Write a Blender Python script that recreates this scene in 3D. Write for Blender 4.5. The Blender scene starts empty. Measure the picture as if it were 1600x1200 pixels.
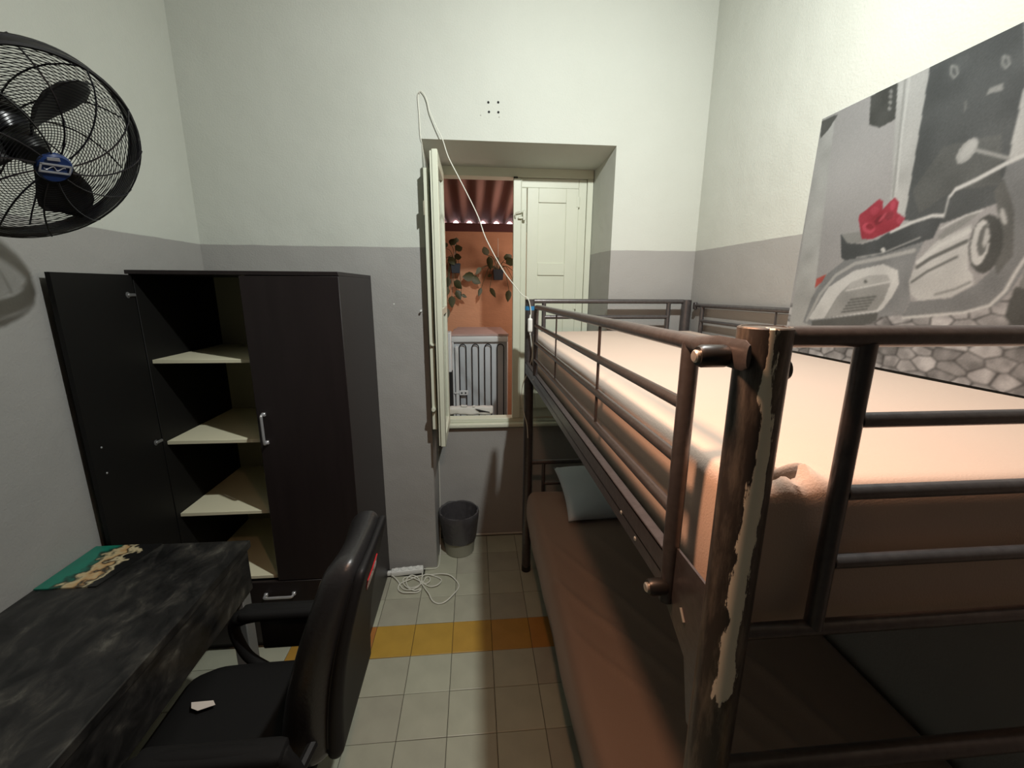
import bpy, bmesh, math, random
import numpy as np
from mathutils import Vector, Matrix, noise as mnoise
random.seed(7)
PI = math.pi
S = bpy.context.scene
COL = S.collection

# ------------------------------------------------------------------ camera
F_PX, PITCH, YAW, ROLL, EYE = 662.68, 0.22289, 0.08935, 0.0060, 1.7513
cp, sp, cy, sy = math.cos(PITCH), math.sin(PITCH), math.cos(YAW), math.sin(YAW)
fwd = Vector((sy * cp, cy * cp, -sp)); rgt = Vector((cy, -sy, 0)); upv = rgt.cross(fwd)
cr, sr = math.cos(ROLL), math.sin(ROLL)
r2 = rgt * cr + upv * sr; u2 = upv * cr - rgt * sr
cam_d = bpy.data.cameras.new('camera'); cam = bpy.data.objects.new('camera', cam_d); COL.objects.link(cam)
cam_d.sensor_width = 36.0; cam_d.lens = F_PX / 1600 * 36; cam_d.clip_start = 0.02
m = Matrix((r2, u2, -fwd)).transposed().to_4x4(); m.translation = (0, 0, EYE)
cam.matrix_world = m
S.camera = cam

# ------------------------------------------------------------------ light and exposure
S.view_settings.view_transform = 'Standard'; S.view_settings.look = 'None'
S.view_settings.gamma = 1.0; S.view_settings.use_curve_mapping = False
S.view_settings.exposure = 0.0
w = bpy.data.worlds.new('world'); S.world = w; w.use_nodes = True
w.node_tree.nodes['Background'].inputs[0].default_value = (0.30, 0.28, 0.26, 1)
w.node_tree.nodes['Background'].inputs[1].default_value = 0.08

def point(name, loc, power, color, rad):
    l = bpy.data.lights.new(name, 'POINT'); l.energy = power; l.color = color; l.shadow_soft_size = rad
    o = bpy.data.objects.new(name, l); COL.objects.link(o); o.location = loc
    return o
def disk(name, loc, aim, power, color, size):
    l = bpy.data.lights.new(name, 'AREA'); l.shape = 'DISK'; l.energy = power; l.color = color; l.size = size
    o = bpy.data.objects.new(name, l); COL.objects.link(o); o.location = loc
    o.rotation_euler = Vector(aim).to_track_quat('-Z', 'Y').to_euler(); return o
disk('ceiling_lamp_light', (0.49, 0.87, 3.00), (-.12, .63, -.77), 41, (0.97, 1.0, 0.965), 0.06)      # shaded lamps, thrown into the room
disk('warm_lamp_light', (0.05, 0.49, 2.08), (.60, .10, -.79), 7.6, (1.0, 0.52, 0.31), 0.08)
point('courtyard_lamp_light', (0.95, 3.45, 1.95), 22.0, (1.0, 0.78, 0.66), 0.35)

# ------------------------------------------------------------------ materials
def mat(name, color=(0.5, 0.5, 0.5), rough=0.6, metal=0.0, spec=0.5, nscale=None, namt=0.15, bump=0.0, bscale=None,
        coat=0.0, emit=None, estr=0.0, stretch=(1, 1, 1), sheen=0.0, rnd=0.0):
    M = bpy.data.materials.new(name); M.use_nodes = True
    nt = M.node_tree; N = nt.nodes; L = nt.links; b = N['Principled BSDF']
    b.inputs['Base Color'].default_value = (*color, 1); b.inputs['Roughness'].default_value = rough
    b.inputs['Metallic'].default_value = metal; b.inputs['Specular IOR Level'].default_value = spec
    b.inputs['Coat Weight'].default_value = coat
    if sheen: b.inputs['Sheen Weight'].default_value = sheen
    if emit: b.inputs['Emission Color'].default_value = (*emit, 1); b.inputs['Emission Strength'].default_value = estr
    tc = N.new('ShaderNodeTexCoord'); mp = N.new('ShaderNodeMapping'); L.new(tc.outputs['Object'], mp.inputs[0])
    mp.inputs['Scale'].default_value = stretch
    if nscale:
        n = N.new('ShaderNodeTexNoise'); n.inputs['Scale'].default_value = nscale; n.inputs['Detail'].default_value = 5
        L.new(mp.outputs[0], n.inputs['Vector'])
        mx = N.new('ShaderNodeMix'); mx.data_type = 'RGBA'
        mx.inputs[6].default_value = (*[c * (1 - namt) for c in color], 1)
        mx.inputs[7].default_value = (*[min(1, c * (1 + namt)) for c in color], 1)
        L.new(n.outputs['Fac'], mx.inputs[0]); L.new(mx.outputs[2], b.inputs['Base Color'])
        if rnd:
            oi = N.new('ShaderNodeObjectInfo'); hs = N.new('ShaderNodeHueSaturation')
            mr = N.new('ShaderNodeMapRange'); mr.inputs[3].default_value = 1 - rnd; mr.inputs[4].default_value = 1 + rnd
            L.new(oi.outputs['Random'], mr.inputs[0]); L.new(mr.outputs[0], hs.inputs['Value'])
            mr2 = N.new('ShaderNodeMapRange'); mr2.inputs[3].default_value = 0.475; mr2.inputs[4].default_value = 0.515
            L.new(oi.outputs['Random'], mr2.inputs[0]); L.new(mr2.outputs[0], hs.inputs['Hue'])
            L.new(mx.outputs[2], hs.inputs['Color']); L.new(hs.outputs[0], b.inputs['Base Color'])
    if bump:
        n2 = N.new('ShaderNodeTexNoise'); n2.inputs['Scale'].default_value = bscale or 60; n2.inputs['Detail'].default_value = 4
        L.new(mp.outputs[0], n2.inputs['Vector'])
        bp = N.new('ShaderNodeBump'); bp.inputs['Strength'].default_value = bump; bp.inputs['Distance'].default_value = 0.01
        L.new(n2.outputs['Fac'], bp.inputs['Height']); L.new(bp.outputs[0], b.inputs['Normal'])
    return M

def wall_mat():
    """cream limewash above, grey gloss paint below the painted line"""
    M = bpy.data.materials.new('two_tone_wall_paint'); M.use_nodes = True
    nt = M.node_tree; N = nt.nodes; L = nt.links; b = N['Principled BSDF']
    g = N.new('ShaderNodeNewGeometry'); sx = N.new('ShaderNodeSeparateXYZ'); L.new(g.outputs['Position'], sx.inputs[0])
    n = N.new('ShaderNodeTexNoise'); n.inputs['Scale'].default_value = 9; n.inputs['Detail'].default_value = 6
    L.new(g.outputs['Position'], n.inputs['Vector'])
    ma = N.new('ShaderNodeMath'); ma.operation = 'MULTIPLY_ADD'; ma.inputs[1].default_value = 0.008
    L.new(n.outputs['Fac'], ma.inputs[0]); L.new(sx.outputs['Z'], ma.inputs[2])
    cmp = N.new('ShaderNodeMapRange'); cmp.inputs[1].default_value = 1.9635; cmp.inputs[2].default_value = 1.9665
    L.new(ma.outputs[0], cmp.inputs[0])
    n2 = N.new('ShaderNodeTexNoise'); n2.inputs['Scale'].default_value = 2.3; n2.inputs['Detail'].default_value = 7
    L.new(g.outputs['Position'], n2.inputs['Vector'])
    def two(a, bb):
        mx = N.new('ShaderNodeMix'); mx.data_type = 'RGBA'; mx.inputs[6].default_value = (*a, 1); mx.inputs[7].default_value = (*bb, 1)
        L.new(n2.outputs['Fac'], mx.inputs[0]); return mx
    lo = two((0.295, 0.288, 0.275), (0.36, 0.352, 0.333)); hi = two((0.50, 0.515, 0.46), (0.565, 0.58, 0.53))
    mx = N.new('ShaderNodeMix'); mx.data_type = 'RGBA'; L.new(cmp.outputs[0], mx.inputs[0])
    L.new(lo.outputs[2], mx.inputs[6]); L.new(hi.outputs[2], mx.inputs[7]); L.new(mx.outputs[2], b.inputs['Base Color'])
    rr = N.new('ShaderNodeMapRange'); rr.inputs[3].default_value = 0.55; rr.inputs[4].default_value = 0.85
    L.new(cmp.outputs[0], rr.inputs[0]); L.new(rr.outputs[0], b.inputs['Roughness'])
    n3 = N.new('ShaderNodeTexNoise'); n3.inputs['Scale'].default_value = 130; n3.inputs['Detail'].default_value = 3
    n4 = N.new('ShaderNodeTexNoise'); n4.inputs['Scale'].default_value = 5; n4.inputs['Detail'].default_value = 2
    L.new(g.outputs['Position'], n3.inputs['Vector']); L.new(g.outputs['Position'], n4.inputs['Vector'])
    ad = N.new('ShaderNodeMath'); ad.operation = 'MULTIPLY_ADD'; ad.inputs[1].default_value = 6.0
    L.new(n4.outputs['Fac'], ad.inputs[0]); L.new(n3.outputs['Fac'], ad.inputs[2])
    bp = N.new('ShaderNodeBump'); bp.inputs['Strength'].default_value = 0.22; bp.inputs['Distance'].default_value = 0.006
    L.new(ad.outputs[0], bp.inputs['Height']); L.new(bp.outputs[0], b.inputs['Normal'])
    return M

def marble_mat():
    M = bpy.data.materials.new('dark_marble_laminate'); M.use_nodes = True
    nt = M.node_tree; N = nt.nodes; L = nt.links; b = N['Principled BSDF']
    g = N.new('ShaderNodeNewGeometry'); mp = N.new('ShaderNodeMapping'); L.new(g.outputs['Position'], mp.inputs[0])
    mp.inputs['Scale'].default_value = (1.0, 0.6, 1.0); mp.inputs['Rotation'].default_value = (0, 0, 0.5)
    n = N.new('ShaderNodeTexNoise'); n.inputs['Scale'].default_value = 15; n.inputs['Detail'].default_value = 10; n.inputs['Roughness'].default_value = 0.65; n.inputs['Distortion'].default_value = 0.6
    L.new(mp.outputs[0], n.inputs['Vector'])
    cr_ = N.new('ShaderNodeValToRGB'); L.new(n.outputs['Fac'], cr_.inputs[0]); e = cr_.color_ramp.elements
    e[0].position = 0.36; e[0].color = (0.004, 0.004, 0.004, 1); e[1].position = 0.75; e[1].color = (0.13, 0.125, 0.105, 1)
    k = e.new(0.50); k.color = (0.016, 0.0155, 0.015, 1); k = e.new(0.60); k.color = (0.036, 0.034, 0.030, 1)
    L.new(cr_.outputs[0], b.inputs['Base Color']); b.inputs['Roughness'].default_value = 0.45
    return M

def post_mat():
    """worn dark metal paint with a flaked pale streak down one side"""
    M = bpy.data.materials.new('worn_post_paint'); M.use_nodes = True
    nt = M.node_tree; N = nt.nodes; L = nt.links; b = N['Principled BSDF']
    tc = N.new('ShaderNodeTexCoord'); sx = N.new('ShaderNodeSeparateXYZ'); L.new(tc.outputs['Object'], sx.inputs[0])
    at = N.new('ShaderNodeMath'); at.operation = 'ARCTAN2'; L.new(sx.outputs['Y'], at.inputs[0]); L.new(sx.outputs['X'], at.inputs[1])
    g = N.new('ShaderNodeNewGeometry'); sz = N.new('ShaderNodeSeparateXYZ'); L.new(g.outputs['Position'], sz.inputs[0])
    mp = N.new('ShaderNodeMapping'); mp.inputs['Scale'].default_value = (1, 1, 0.18); L.new(tc.outputs['Object'], mp.inputs[0])
    n = N.new('ShaderNodeTexNoise'); n.inputs['Scale'].default_value = 60; n.inputs['Detail'].default_value = 9; n.inputs['Roughness'].default_value = 0.7; L.new(mp.outputs[0], n.inputs['Vector'])
    n2 = N.new('ShaderNodeTexNoise'); n2.inputs['Scale'].default_value = 9; n2.inputs['Detail'].default_value = 3; L.new(g.outputs['Position'], n2.inputs['Vector'])
    def M2(op, a, bb, c=None):
        q = N.new('ShaderNodeMath'); q.operation = op
        for i, v in enumerate((a, bb, c)):
            if v is None: continue
            if isinstance(v, (int, float)): q.inputs[i].default_value = v
            else: L.new(v, q.inputs[i])
        return q.outputs[0]
    jit = M2('MULTIPLY_ADD', n2.outputs['Fac'], 0.5, -0.25)
    jit2 = M2('MULTIPLY_ADD', n.outputs['Fac'], 1.5, -0.75)
    c1 = M2('ADD', M2('ADD', at.outputs[0], 1.80), M2('ADD', jit, jit2))     # centre about -103 deg
    d = M2('SUBTRACT', 0.27, M2('ABSOLUTE', c1, 0))
    wd = N.new('ShaderNodeMapRange'); wd.inputs[1].default_value = 1.72; wd.inputs[2].default_value = 1.45   # narrower high up
    wd.inputs[3].default_value = -0.10; wd.inputs[4].default_value = 0.10; L.new(sz.outputs['Z'], wd.inputs[0])
    d = M2('ADD', d, wd.outputs[0])
    end = N.new('ShaderNodeMapRange'); end.inputs[1].default_value = 1.235; end.inputs[2].default_value = 1.262
    end.inputs[3].default_value = -0.6; end.inputs[4].default_value = 0.0
    L.new(M2('ADD', sz.outputs['Z'], M2('MULTIPLY', jit2, 0.06)), end.inputs[0])
    d = M2('ADD', d, end.outputs[0])
    st = N.new('ShaderNodeMapRange'); st.inputs[1].default_value = 0.0; st.inputs[2].default_value = 0.03; L.new(d, st.inputs[0])
    base = N.new('ShaderNodeMix'); base.data_type = 'RGBA'
    base.inputs[6].default_value = (0.075, 0.066, 0.060, 1); base.inputs[7].default_value = (0.25, 0.215, 0.175, 1)
    rub = N.new('ShaderNodeMapRange'); rub.inputs[1].default_value = 0.45; rub.inputs[2].default_value = 0.72; L.new(n.outputs['Fac'], rub.inputs[0])
    L.new(rub.outputs[0], base.inputs[0])
    mx = N.new('ShaderNodeMix'); mx.data_type = 'RGBA'; L.new(st.outputs[0], mx.inputs[0]); L.new(base.outputs[2], mx.inputs[6])
    mx.inputs[7].default_value = (0.90, 0.85, 0.70, 1); L.new(mx.outputs[2], b.inputs['Base Color'])
    me = M2('MULTIPLY_ADD', st.outputs[0], -0.6, 0.6); L.new(me, b.inputs['Metallic'])
    ro = M2('MULTIPLY_ADD', st.outputs[0], 0.3, 0.38); L.new(ro, b.inputs['Roughness'])
    bp = N.new('ShaderNodeBump'); bp.inputs['Strength'].default_value = 0.5; bp.inputs['Distance'].default_value = 0.002
    L.new(st.outputs[0], bp.inputs['Height']); L.new(bp.outputs[0], b.inputs['Normal'])
    return M

M_WALL = wall_mat()
M_CEIL = mat('ceiling_white', (0.72, 0.72, 0.66), 0.9)
M_GROUT = mat('floor_grout', (0.045, 0.045, 0.035), 0.9, nscale=20, namt=0.4)
M_TILE = mat('pale_cement_tile', (0.37, 0.37, 0.285), 0.42, nscale=7, namt=0.22, bump=0.12, bscale=14, rnd=0.10)
M_OCHRE = mat('ochre_cement_tile', (0.41, 0.22, 0.040), 0.45, nscale=9, namt=0.22, bump=0.12, bscale=14, rnd=0.05)
M_BED = mat('bed_metal_paint', (0.115, 0.105, 0.105), 0.34, metal=0.6, nscale=70, namt=0.35, bump=0.05, bscale=150)
M_POST = post_mat()
M_CAP = mat('black_plastic', (0.012, 0.012, 0.012), 0.38)
M_BOLT = mat('bolt_steel', (0.75, 0.72, 0.66), 0.35, metal=0.8)
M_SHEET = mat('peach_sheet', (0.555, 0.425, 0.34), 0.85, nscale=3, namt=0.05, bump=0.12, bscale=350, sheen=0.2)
M_SHEET_SHADED = mat('peach_sheet_shaded', (0.24, 0.17, 0.13), 0.85, nscale=3, namt=0.06, bump=0.12, bscale=350, sheen=0.2)  # peach sheet again, darkened so its colour carries the shade of the lower bunk
M_PILLOW = mat('grey_pillow_cotton', (0.62, 0.70, 0.76), 0.85, nscale=6, namt=0.06, bump=0.15, bscale=300)
M_WARD = mat('wenge_laminate', (0.017, 0.012, 0.012), 0.42, spec=0.4, nscale=5, namt=0.3, stretch=(8, 8, 0.6))
M_WARD_IN = mat('black_laminate', (0.006, 0.0055, 0.005), 0.6, spec=0.25)
M_CREAM = mat('cream_melamine', (0.76, 0.72, 0.52), 0.55, nscale=3, namt=0.05)
M_OLIVE = mat('beige_back_panel', (0.40, 0.38, 0.26), 0.7)
M_HINGE = mat('dull_hinge_steel', (0.22, 0.22, 0.22), 0.45, metal=0.6)
M_HANDLE = mat('brushed_handle', (0.72, 0.72, 0.74), 0.3, metal=0.7)
M_MARBLE = marble_mat()
M_LEG = mat('grey_leg_paint', (0.16, 0.16, 0.155), 0.5)
M_LEATHER = mat('black_leatherette', (0.020, 0.020, 0.021), 0.34, spec=0.55, bump=0.10, bscale=90, coat=0.12)
M_SHELL = mat('black_shell_plastic', (0.012, 0.012, 0.013), 0.55, spec=0.3)
M_SEATF = mat('black_mesh_fabric', (0.008, 0.008, 0.008), 0.8, spec=0.2)
M_RED = mat('red_emblem', (0.45, 0.015, 0.02), 0.3, coat=0.5)
M_FRAMEW = mat('cream_gloss_paint', (0.62, 0.64, 0.52), 0.42, nscale=10, namt=0.04, bump=0.05, bscale=25)
M_GLASS = bpy.data.materials.new('window_glass'); M_GLASS.use_nodes = True
_b = M_GLASS.node_tree.nodes['Principled BSDF']; _b.inputs['Transmission Weight'].default_value = 1.0
_b.inputs['Roughness'].default_value = 0.02; _b.inputs['Base Color'].default_value = (0.92, 0.95, 0.93, 1)
M_BRASS = mat('tarnished_latch', (0.45, 0.42, 0.33), 0.4, metal=0.6)
M_BLACK = mat('black_enamel', (0.006, 0.006, 0.009), 0.3)
M_FANBLADE = mat('black_fan_blade', (0.012, 0.013, 0.012), 0.42)
M_BLUE = mat('blue_badge', (0.012, 0.03, 0.11), 0.3)
M_SILVER = mat('silver_badge', (0.45, 0.46, 0.50), 0.35, metal=0.4)
M_CORD = mat('white_cord_plastic', (0.66, 0.66, 0.58), 0.5)
M_WHITE = mat('white_plastic', (0.72, 0.73, 0.70), 0.4)
M_TAPE = mat('blue_tape', (0.03, 0.20, 0.42), 0.45)
M_BIN = mat('bin_grey_plastic', (0.27, 0.27, 0.21), 0.5)
M_LINER = mat('black_bin_liner', (0.055, 0.052, 0.055), 0.32, bump=0.5, bscale=30, coat=0.15)
M_PAPER = mat('paper', (0.62, 0.56, 0.50), 0.8)
M_OUTW = mat('terracotta_render', (0.60, 0.31, 0.18), 0.9, nscale=5, namt=0.12, bump=0.3, bscale=30, stretch=(1, 1, 2.5))
M_BEAM = mat('dark_maroon_beam', (0.10, 0.030, 0.026), 0.7)
M_AWN = mat('brown_corrugated_sheet', (0.30, 0.17, 0.145), 0.85, spec=0.2)
M_LAMP = mat('tube_lamp_glow', (1, 1, 1), 0.5, emit=(1.0, 0.80, 0.86), estr=7.0)
M_FRIDGE = mat('grey_fridge_back', (0.46, 0.50, 0.53), 0.45, metal=0.1, nscale=6, namt=0.15)
M_FRTOP = mat('dusty_fridge_top', (0.46, 0.33, 0.30), 0.6, nscale=14, namt=0.15)
M_FRLIGHT = mat('pale_fridge_frame', (0.60, 0.63, 0.64), 0.4)
M_COIL = mat('black_condenser_wire', (0.008, 0.008, 0.010), 0.4)
M_LEAF = mat('leaf_green', (0.055, 0.060, 0.022), 0.5, nscale=20, namt=0.4)
M_POT = mat('dark_blue_pot', (0.02, 0.028, 0.04), 0.5)
M_CONC = mat('courtyard_concrete', (0.24, 0.20, 0.17), 0.9)
M_RAG = mat('white_wrapped_bundle', (0.56, 0.55, 0.52), 0.75, bump=0.3, bscale=18)
M_HOLE = mat('dark_hole', (0.01, 0.01, 0.01), 0.9)
M_BOARD = mat('picture_board_edge', (0.45, 0.46, 0.46), 0.6)

# ------------------------------------------------------------------ mesh helpers
WLOC = {}
class B:
    def __init__(s): s.v = []; s.f = []; s.m = []
    def add(s, v, f, mi=0):
        o = len(s.v); s.v += [tuple(p) for p in v]; s.f += [tuple(i + o for i in q) for q in f]; s.m += [mi] * len(f); return s
    def box(s, x0, x1, y0, y1, z0, z1, c=0.0, mi=0, R=None):
        """box with chamfered edges (c)"""
        if c <= 0:
            v = [(x, y, z) for x in (x0, x1) for y in (y0, y1) for z in (z0, z1)]
            f = [(0, 1, 3, 2), (4, 6, 7, 5), (0, 4, 5, 1), (2, 3, 7, 6), (0, 2, 6, 4), (1, 5, 7, 3)]
        else:
            bm = bmesh.new(); bmesh.ops.create_cube(bm, size=1)
            for q in bm.verts:
                q.co = Vector((x0 + (q.co.x + .5) * (x1 - x0), y0 + (q.co.y + .5) * (y1 - y0), z0 + (q.co.z + .5) * (z1 - z0)))
            bmesh.ops.bevel(bm, geom=bm.edges[:], offset=c, segments=2 if c > 0.004 else 1, profile=0.5, affect='EDGES')
            bm.verts.index_update(); v = [q.co.copy() for q in bm.verts]; f = [[q.index for q in fc.verts] for fc in bm.faces]; bm.free()
        if R is not None: v = [R @ Vector(p) for p in v]
        return s.add(v, f, mi)
    def tube(s, pts, r, seg=12, closed=False, caps=True, mi=0, rz=1.0):
        pts = [Vector(p) for p in pts]; n = len(pts); rr = r if isinstance(r, (list, tuple)) else [r] * n
        T = []
        for i in range(n):
            a = pts[(i - 1) % n] if (closed or i > 0) else pts[i]; b_ = pts[(i + 1) % n] if (closed or i < n - 1) else pts[i]
            t = (b_ - a); T.append(t.normalized() if t.length > 1e-9 else Vector((0, 0, 1)))
        ref = Vector((0, 0, 1)) if abs(T[0].z) < 0.9 else Vector((1, 0, 0))
        nrm = (ref - T[0] * ref.dot(T[0])).normalized(); v = []; f = []
        for i in range(n):
            nrm = (nrm - T[i] * nrm.dot(T[i]));
            nrm = nrm.normalized() if nrm.length > 1e-6 else T[i].orthogonal().normalized()
            bn = T[i].cross(nrm)
            for k in range(seg):
                a = 2 * PI * k / seg; v.append(pts[i] + nrm * math.cos(a) * rr[i] * rz + bn * math.sin(a) * rr[i])
        for i in range(n if closed else n - 1):
            j = (i + 1) % n
            for k in range(seg): f.append((i * seg + k, i * seg + (k + 1) % seg, j * seg + (k + 1) % seg, j * seg + k))
        if caps and not closed: f.append(tuple(range(seg))[::-1]); f.append(tuple((n - 1) * seg + k for k in range(seg)))
        return s.add(v, f, mi)
    def lathe(s, prof, c=(0, 0, 0), axis=(0, 0, 1), seg=24, mi=0, cap=True):
        a = Vector(axis).normalized(); u = a.orthogonal().normalized(); w_ = a.cross(u); c = Vector(c); v = []; f = []
        for r, h in prof:
            for k in range(seg):
                t = 2 * PI * k / seg; v.append(c + a * h + (u * math.cos(t) + w_ * math.sin(t)) * r)
        for i in range(len(prof) - 1):
            for k in range(seg): f.append((i * seg + k, i * seg + (k + 1) % seg, (i + 1) * seg + (k + 1) % seg, (i + 1) * seg + k))
        if cap: f.append(tuple(range(seg))[::-1]); f.append(tuple((len(prof) - 1) * seg + k for k in range(seg)))
        return s.add(v, f, mi)
    def rbox(s, x0, x1, y0, y1, z0, z1, r, nx, ny, nz, fn=None, mi=0):
        """rounded box with an even grid of vertices, each moved by fn"""
        idx = {}; v = []; f = []; n = (nx, ny, nz); lo = (x0, y0, z0); hi = (x1, y1, z1)
        def vid(k):
            if k in idx: return idx[k]
            p = [lo[a] + (hi[a] - lo[a]) * k[a] / n[a] for a in range(3)]
            q = [min(max(p[a], lo[a] + r), hi[a] - r) for a in range(3)]
            d = Vector(p) - Vector(q)
            if d.length > 1e-9:
                mx_ = max(abs(d[0]), abs(d[1]), abs(d[2])); d = d.normalized() * mx_
            P_ = Vector(q) + d
            if fn: P_ = fn(P_)
            idx[k] = len(v); v.append(P_); return idx[k]
        for a in range(3):
            b_, c_ = (a + 1) % 3, (a + 2) % 3
            for side in (0, n[a]):
                for i in range(n[b_]):
                    for j in range(n[c_]):
                        q = []
                        for di, dj in ((0, 0), (1, 0), (1, 1), (0, 1)):
                            k = [0, 0, 0]; k[a] = side; k[b_] = i + di; k[c_] = j + dj; q.append(vid(tuple(k)))
                        f.append(tuple(q if side else q[::-1]))
        return s.add(v, f, mi)
    def prism(s, poly, d, mi=0):
        """poly: 3-D outline, extruded by vector d"""
        d = Vector(d); n = len(poly); v = [Vector(p) for p in poly]; v += [p + d for p in v]
        f = [tuple(range(n))[::-1], tuple(range(n, 2 * n))] + [(i, (i + 1) % n, n + (i + 1) % n, n + i) for i in range(n)]
        return s.add(v, f, mi)
    def build(s, name, mats, parent=None, smooth=True, label=None, kind=None, origin=None):
        me = bpy.data.meshes.new(name)
        A = np.array(s.v, float); o = Vector(origin) if origin is not None else Vector(((A[:, 0].min() + A[:, 0].max()) / 2, (A[:, 1].min() + A[:, 1].max()) / 2, A[:, 2].min()))
        me.from_pydata([tuple(Vector(p) - o) for p in s.v], [], s.f)
        for mm in (mats if isinstance(mats, (list, tuple)) else [mats]): me.materials.append(mm)
        if max(s.m) > 0: me.polygons.foreach_set('material_index', s.m)
        bm = bmesh.new(); bm.from_mesh(me); bmesh.ops.recalc_face_normals(bm, faces=bm.faces[:]); bm.to_mesh(me); bm.free()
        if smooth:
            me.polygons.foreach_set('use_smooth', [True] * len(me.polygons))
            try: me.set_sharp_from_angle(angle=math.radians(38))
            except Exception: pass
        ob = bpy.data.objects.new(name, me); COL.objects.link(ob)
        if parent is not None:
            ob.parent = parent; ob.location = o - WLOC[parent.name]
        else: ob.location = o
        WLOC[ob.name] = o
        if label: ob['label'] = label
        if kind: ob['kind'] = kind
        return ob

def thing(name, label, cat, loc, group=None, kind=None):
    o = bpy.data.objects.new(name, None); COL.objects.link(o); o.location = loc; o.empty_display_size = 0.05
    WLOC[o.name] = Vector(loc)
    if label: o['label'] = label
    if cat: o['category'] = cat
    if group: o['group'] = group
    if kind: o['kind'] = kind
    return o
def tag(o, label, cat, group=None):
    o['label'] = label; o['category'] = cat
    if group: o['group'] = group
    return o
def dupmesh(src, name, loc, parent):
    c = src.copy(); COL.objects.link(c); c.name = name; c.parent = parent
    c.location = Vector(loc) - WLOC[parent.name]; WLOC[c.name] = Vector(loc); return c
def smooth_path(pts, n=6, closed=False):
    P = [Vector(p) for p in pts]; out = []; N = len(P)
    rng = range(N) if closed else range(N - 1)
    for i in rng:
        p0 = P[(i - 1) % N] if (closed or i > 0) else P[i]; p1 = P[i]; p2 = P[(i + 1) % N]; p3 = P[(i + 2) % N] if (closed or i + 2 < N) else P[(i + 1) % N]
        for k in range(n):
            t = k / n
            out.append(0.5 * ((2 * p1) + (p2 - p0) * t + (2 * p0 - 5 * p1 + 4 * p2 - p3) * t * t + (3 * p1 - p0 - 3 * p2 + p3) * t ** 3))
    if not closed: out.append(P[-1])
    return out

# ------------------------------------------------------------------ room shell
XL, XR, YB, YR, YN, ZC = -1.404, 1.265, 2.429, 2.771, -1.15, 3.35
RX0, RX1 = -0.2575, 0.770
def struct(b, name, m_, smooth=False, parent=None, label=None):
    o = b.build(name, m_, parent, smooth=smooth)
    if parent is None: o['kind'] = 'structure'
    if label: o['label'] = label
    return o
struct(B().box(XL - .15, XL, YN - .15, YB + .6, -0.02, ZC), 'wall_left', M_WALL)
struct(B().box(XR, XR + .15, YN - .15, YB + .6, -0.02, ZC), 'wall_right', M_WALL)
struct(B().box(XL - .15, XR + .15, YN - .15, YB + .6, ZC, ZC + .1), 'ceiling', M_CEIL)
wb = B()
YO = 2.93
wb.box(XL, RX0, YB, YO, -0.02, ZC)                         # pier left of the recess
# right part, reveal splays inward
v = [(RX1, YB, -.02), (XR, YB, -.02), (XR, YO, -.02), (RX1 - .033, YO, -.02)]
wb.prism(v, (0, 0, ZC + .02))
# part above the recess, soffit falls toward the window
wb.prism([(RX0, YB, 2.494), (RX0, YB, ZC), (RX0, YO, ZC), (RX0, YO, 2.452), (RX0, 2.63, 2.460)], (RX1 - RX0, 0, 0))
wb.box(RX0, RX1, YR, YO, -0.02, 0.824)                     # apron wall under the sill
wall_back = struct(wb, 'wall_back', M_WALL)
for i, (x, z) in enumerate([(0.0877, 2.6732), (0.1383, 2.6752), (0.0907, 2.6295), (0.1389, 2.6298)]):
    B().lathe([(0.006, 0), (0.0048, 0.0012), (0.0005, 0.0012)], (x, YB - .001, z), (0, 1, 0), 12).build('screw_hole', M_HOLE, wall_back)
for x, z, r in [(0.048, 2.6132, .0035), (0.1432, 2.6079, .004), (-0.44, 1.66, .004)]:
    B().lathe([(r, 0), (r * .6, -0.0015), (.0004, -0.002)], (x, YB, z), (0, 1, 0), 8).build('plaster_chip', mat('chip_grey', (0.4, 0.4, 0.36), 0.9) if x > 0 else M_WHITE, wall_back)
struct(B().box(RX0 + .12, RX1 - .03, YR - .010, YR, 0, 0.014, .003), 'baseboard_recess', mat('pale_mortar', (0.5, 0.48, 0.42), 0.9))

# floor: slab with individual cement tiles
fl = struct(B().box(XL - .15, XR + .15, YN - .15, YR, -0.06, -0.005), 'floor', M_GROUT)
XA, Y0, TS = -0.1315, 1.958, 0.2
proto = {}
def tile_mesh(w_, d_, ochre):
    key = (round(w_, 3), round(d_, 3), ochre)
    if key not in proto:
        b = B(); h = .0012; c = .0025; a, e = w_ / 2 - h, d_ / 2 - h
        vv = [(-a, -e, -.006), (a, -e, -.006), (a, e, -.006), (-a, e, -.006), (-a, -e, -.0012), (a, -e, -.0012), (a, e, -.0012), (-a, e, -.0012),
              (-a + c, -e + c, 0), (a - c, -e + c, 0), (a - c, e - c, 0), (-a + c, e - c, 0)]
        ff = [(8, 9, 10, 11)] + [(i, (i + 1) % 4, 4 + (i + 1) % 4, 4 + i) for i in range(4)] + [(4 + i, 4 + (i + 1) % 4, 8 + (i + 1) % 4, 8 + i) for i in range(4)]
        me = bpy.data.meshes.new('tile'); me.from_pydata(vv, [], ff); me.materials.append(M_OCHRE if ochre else M_TILE); proto[key] = me
    return proto[key]
kx0, kx1 = -7, 7
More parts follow.
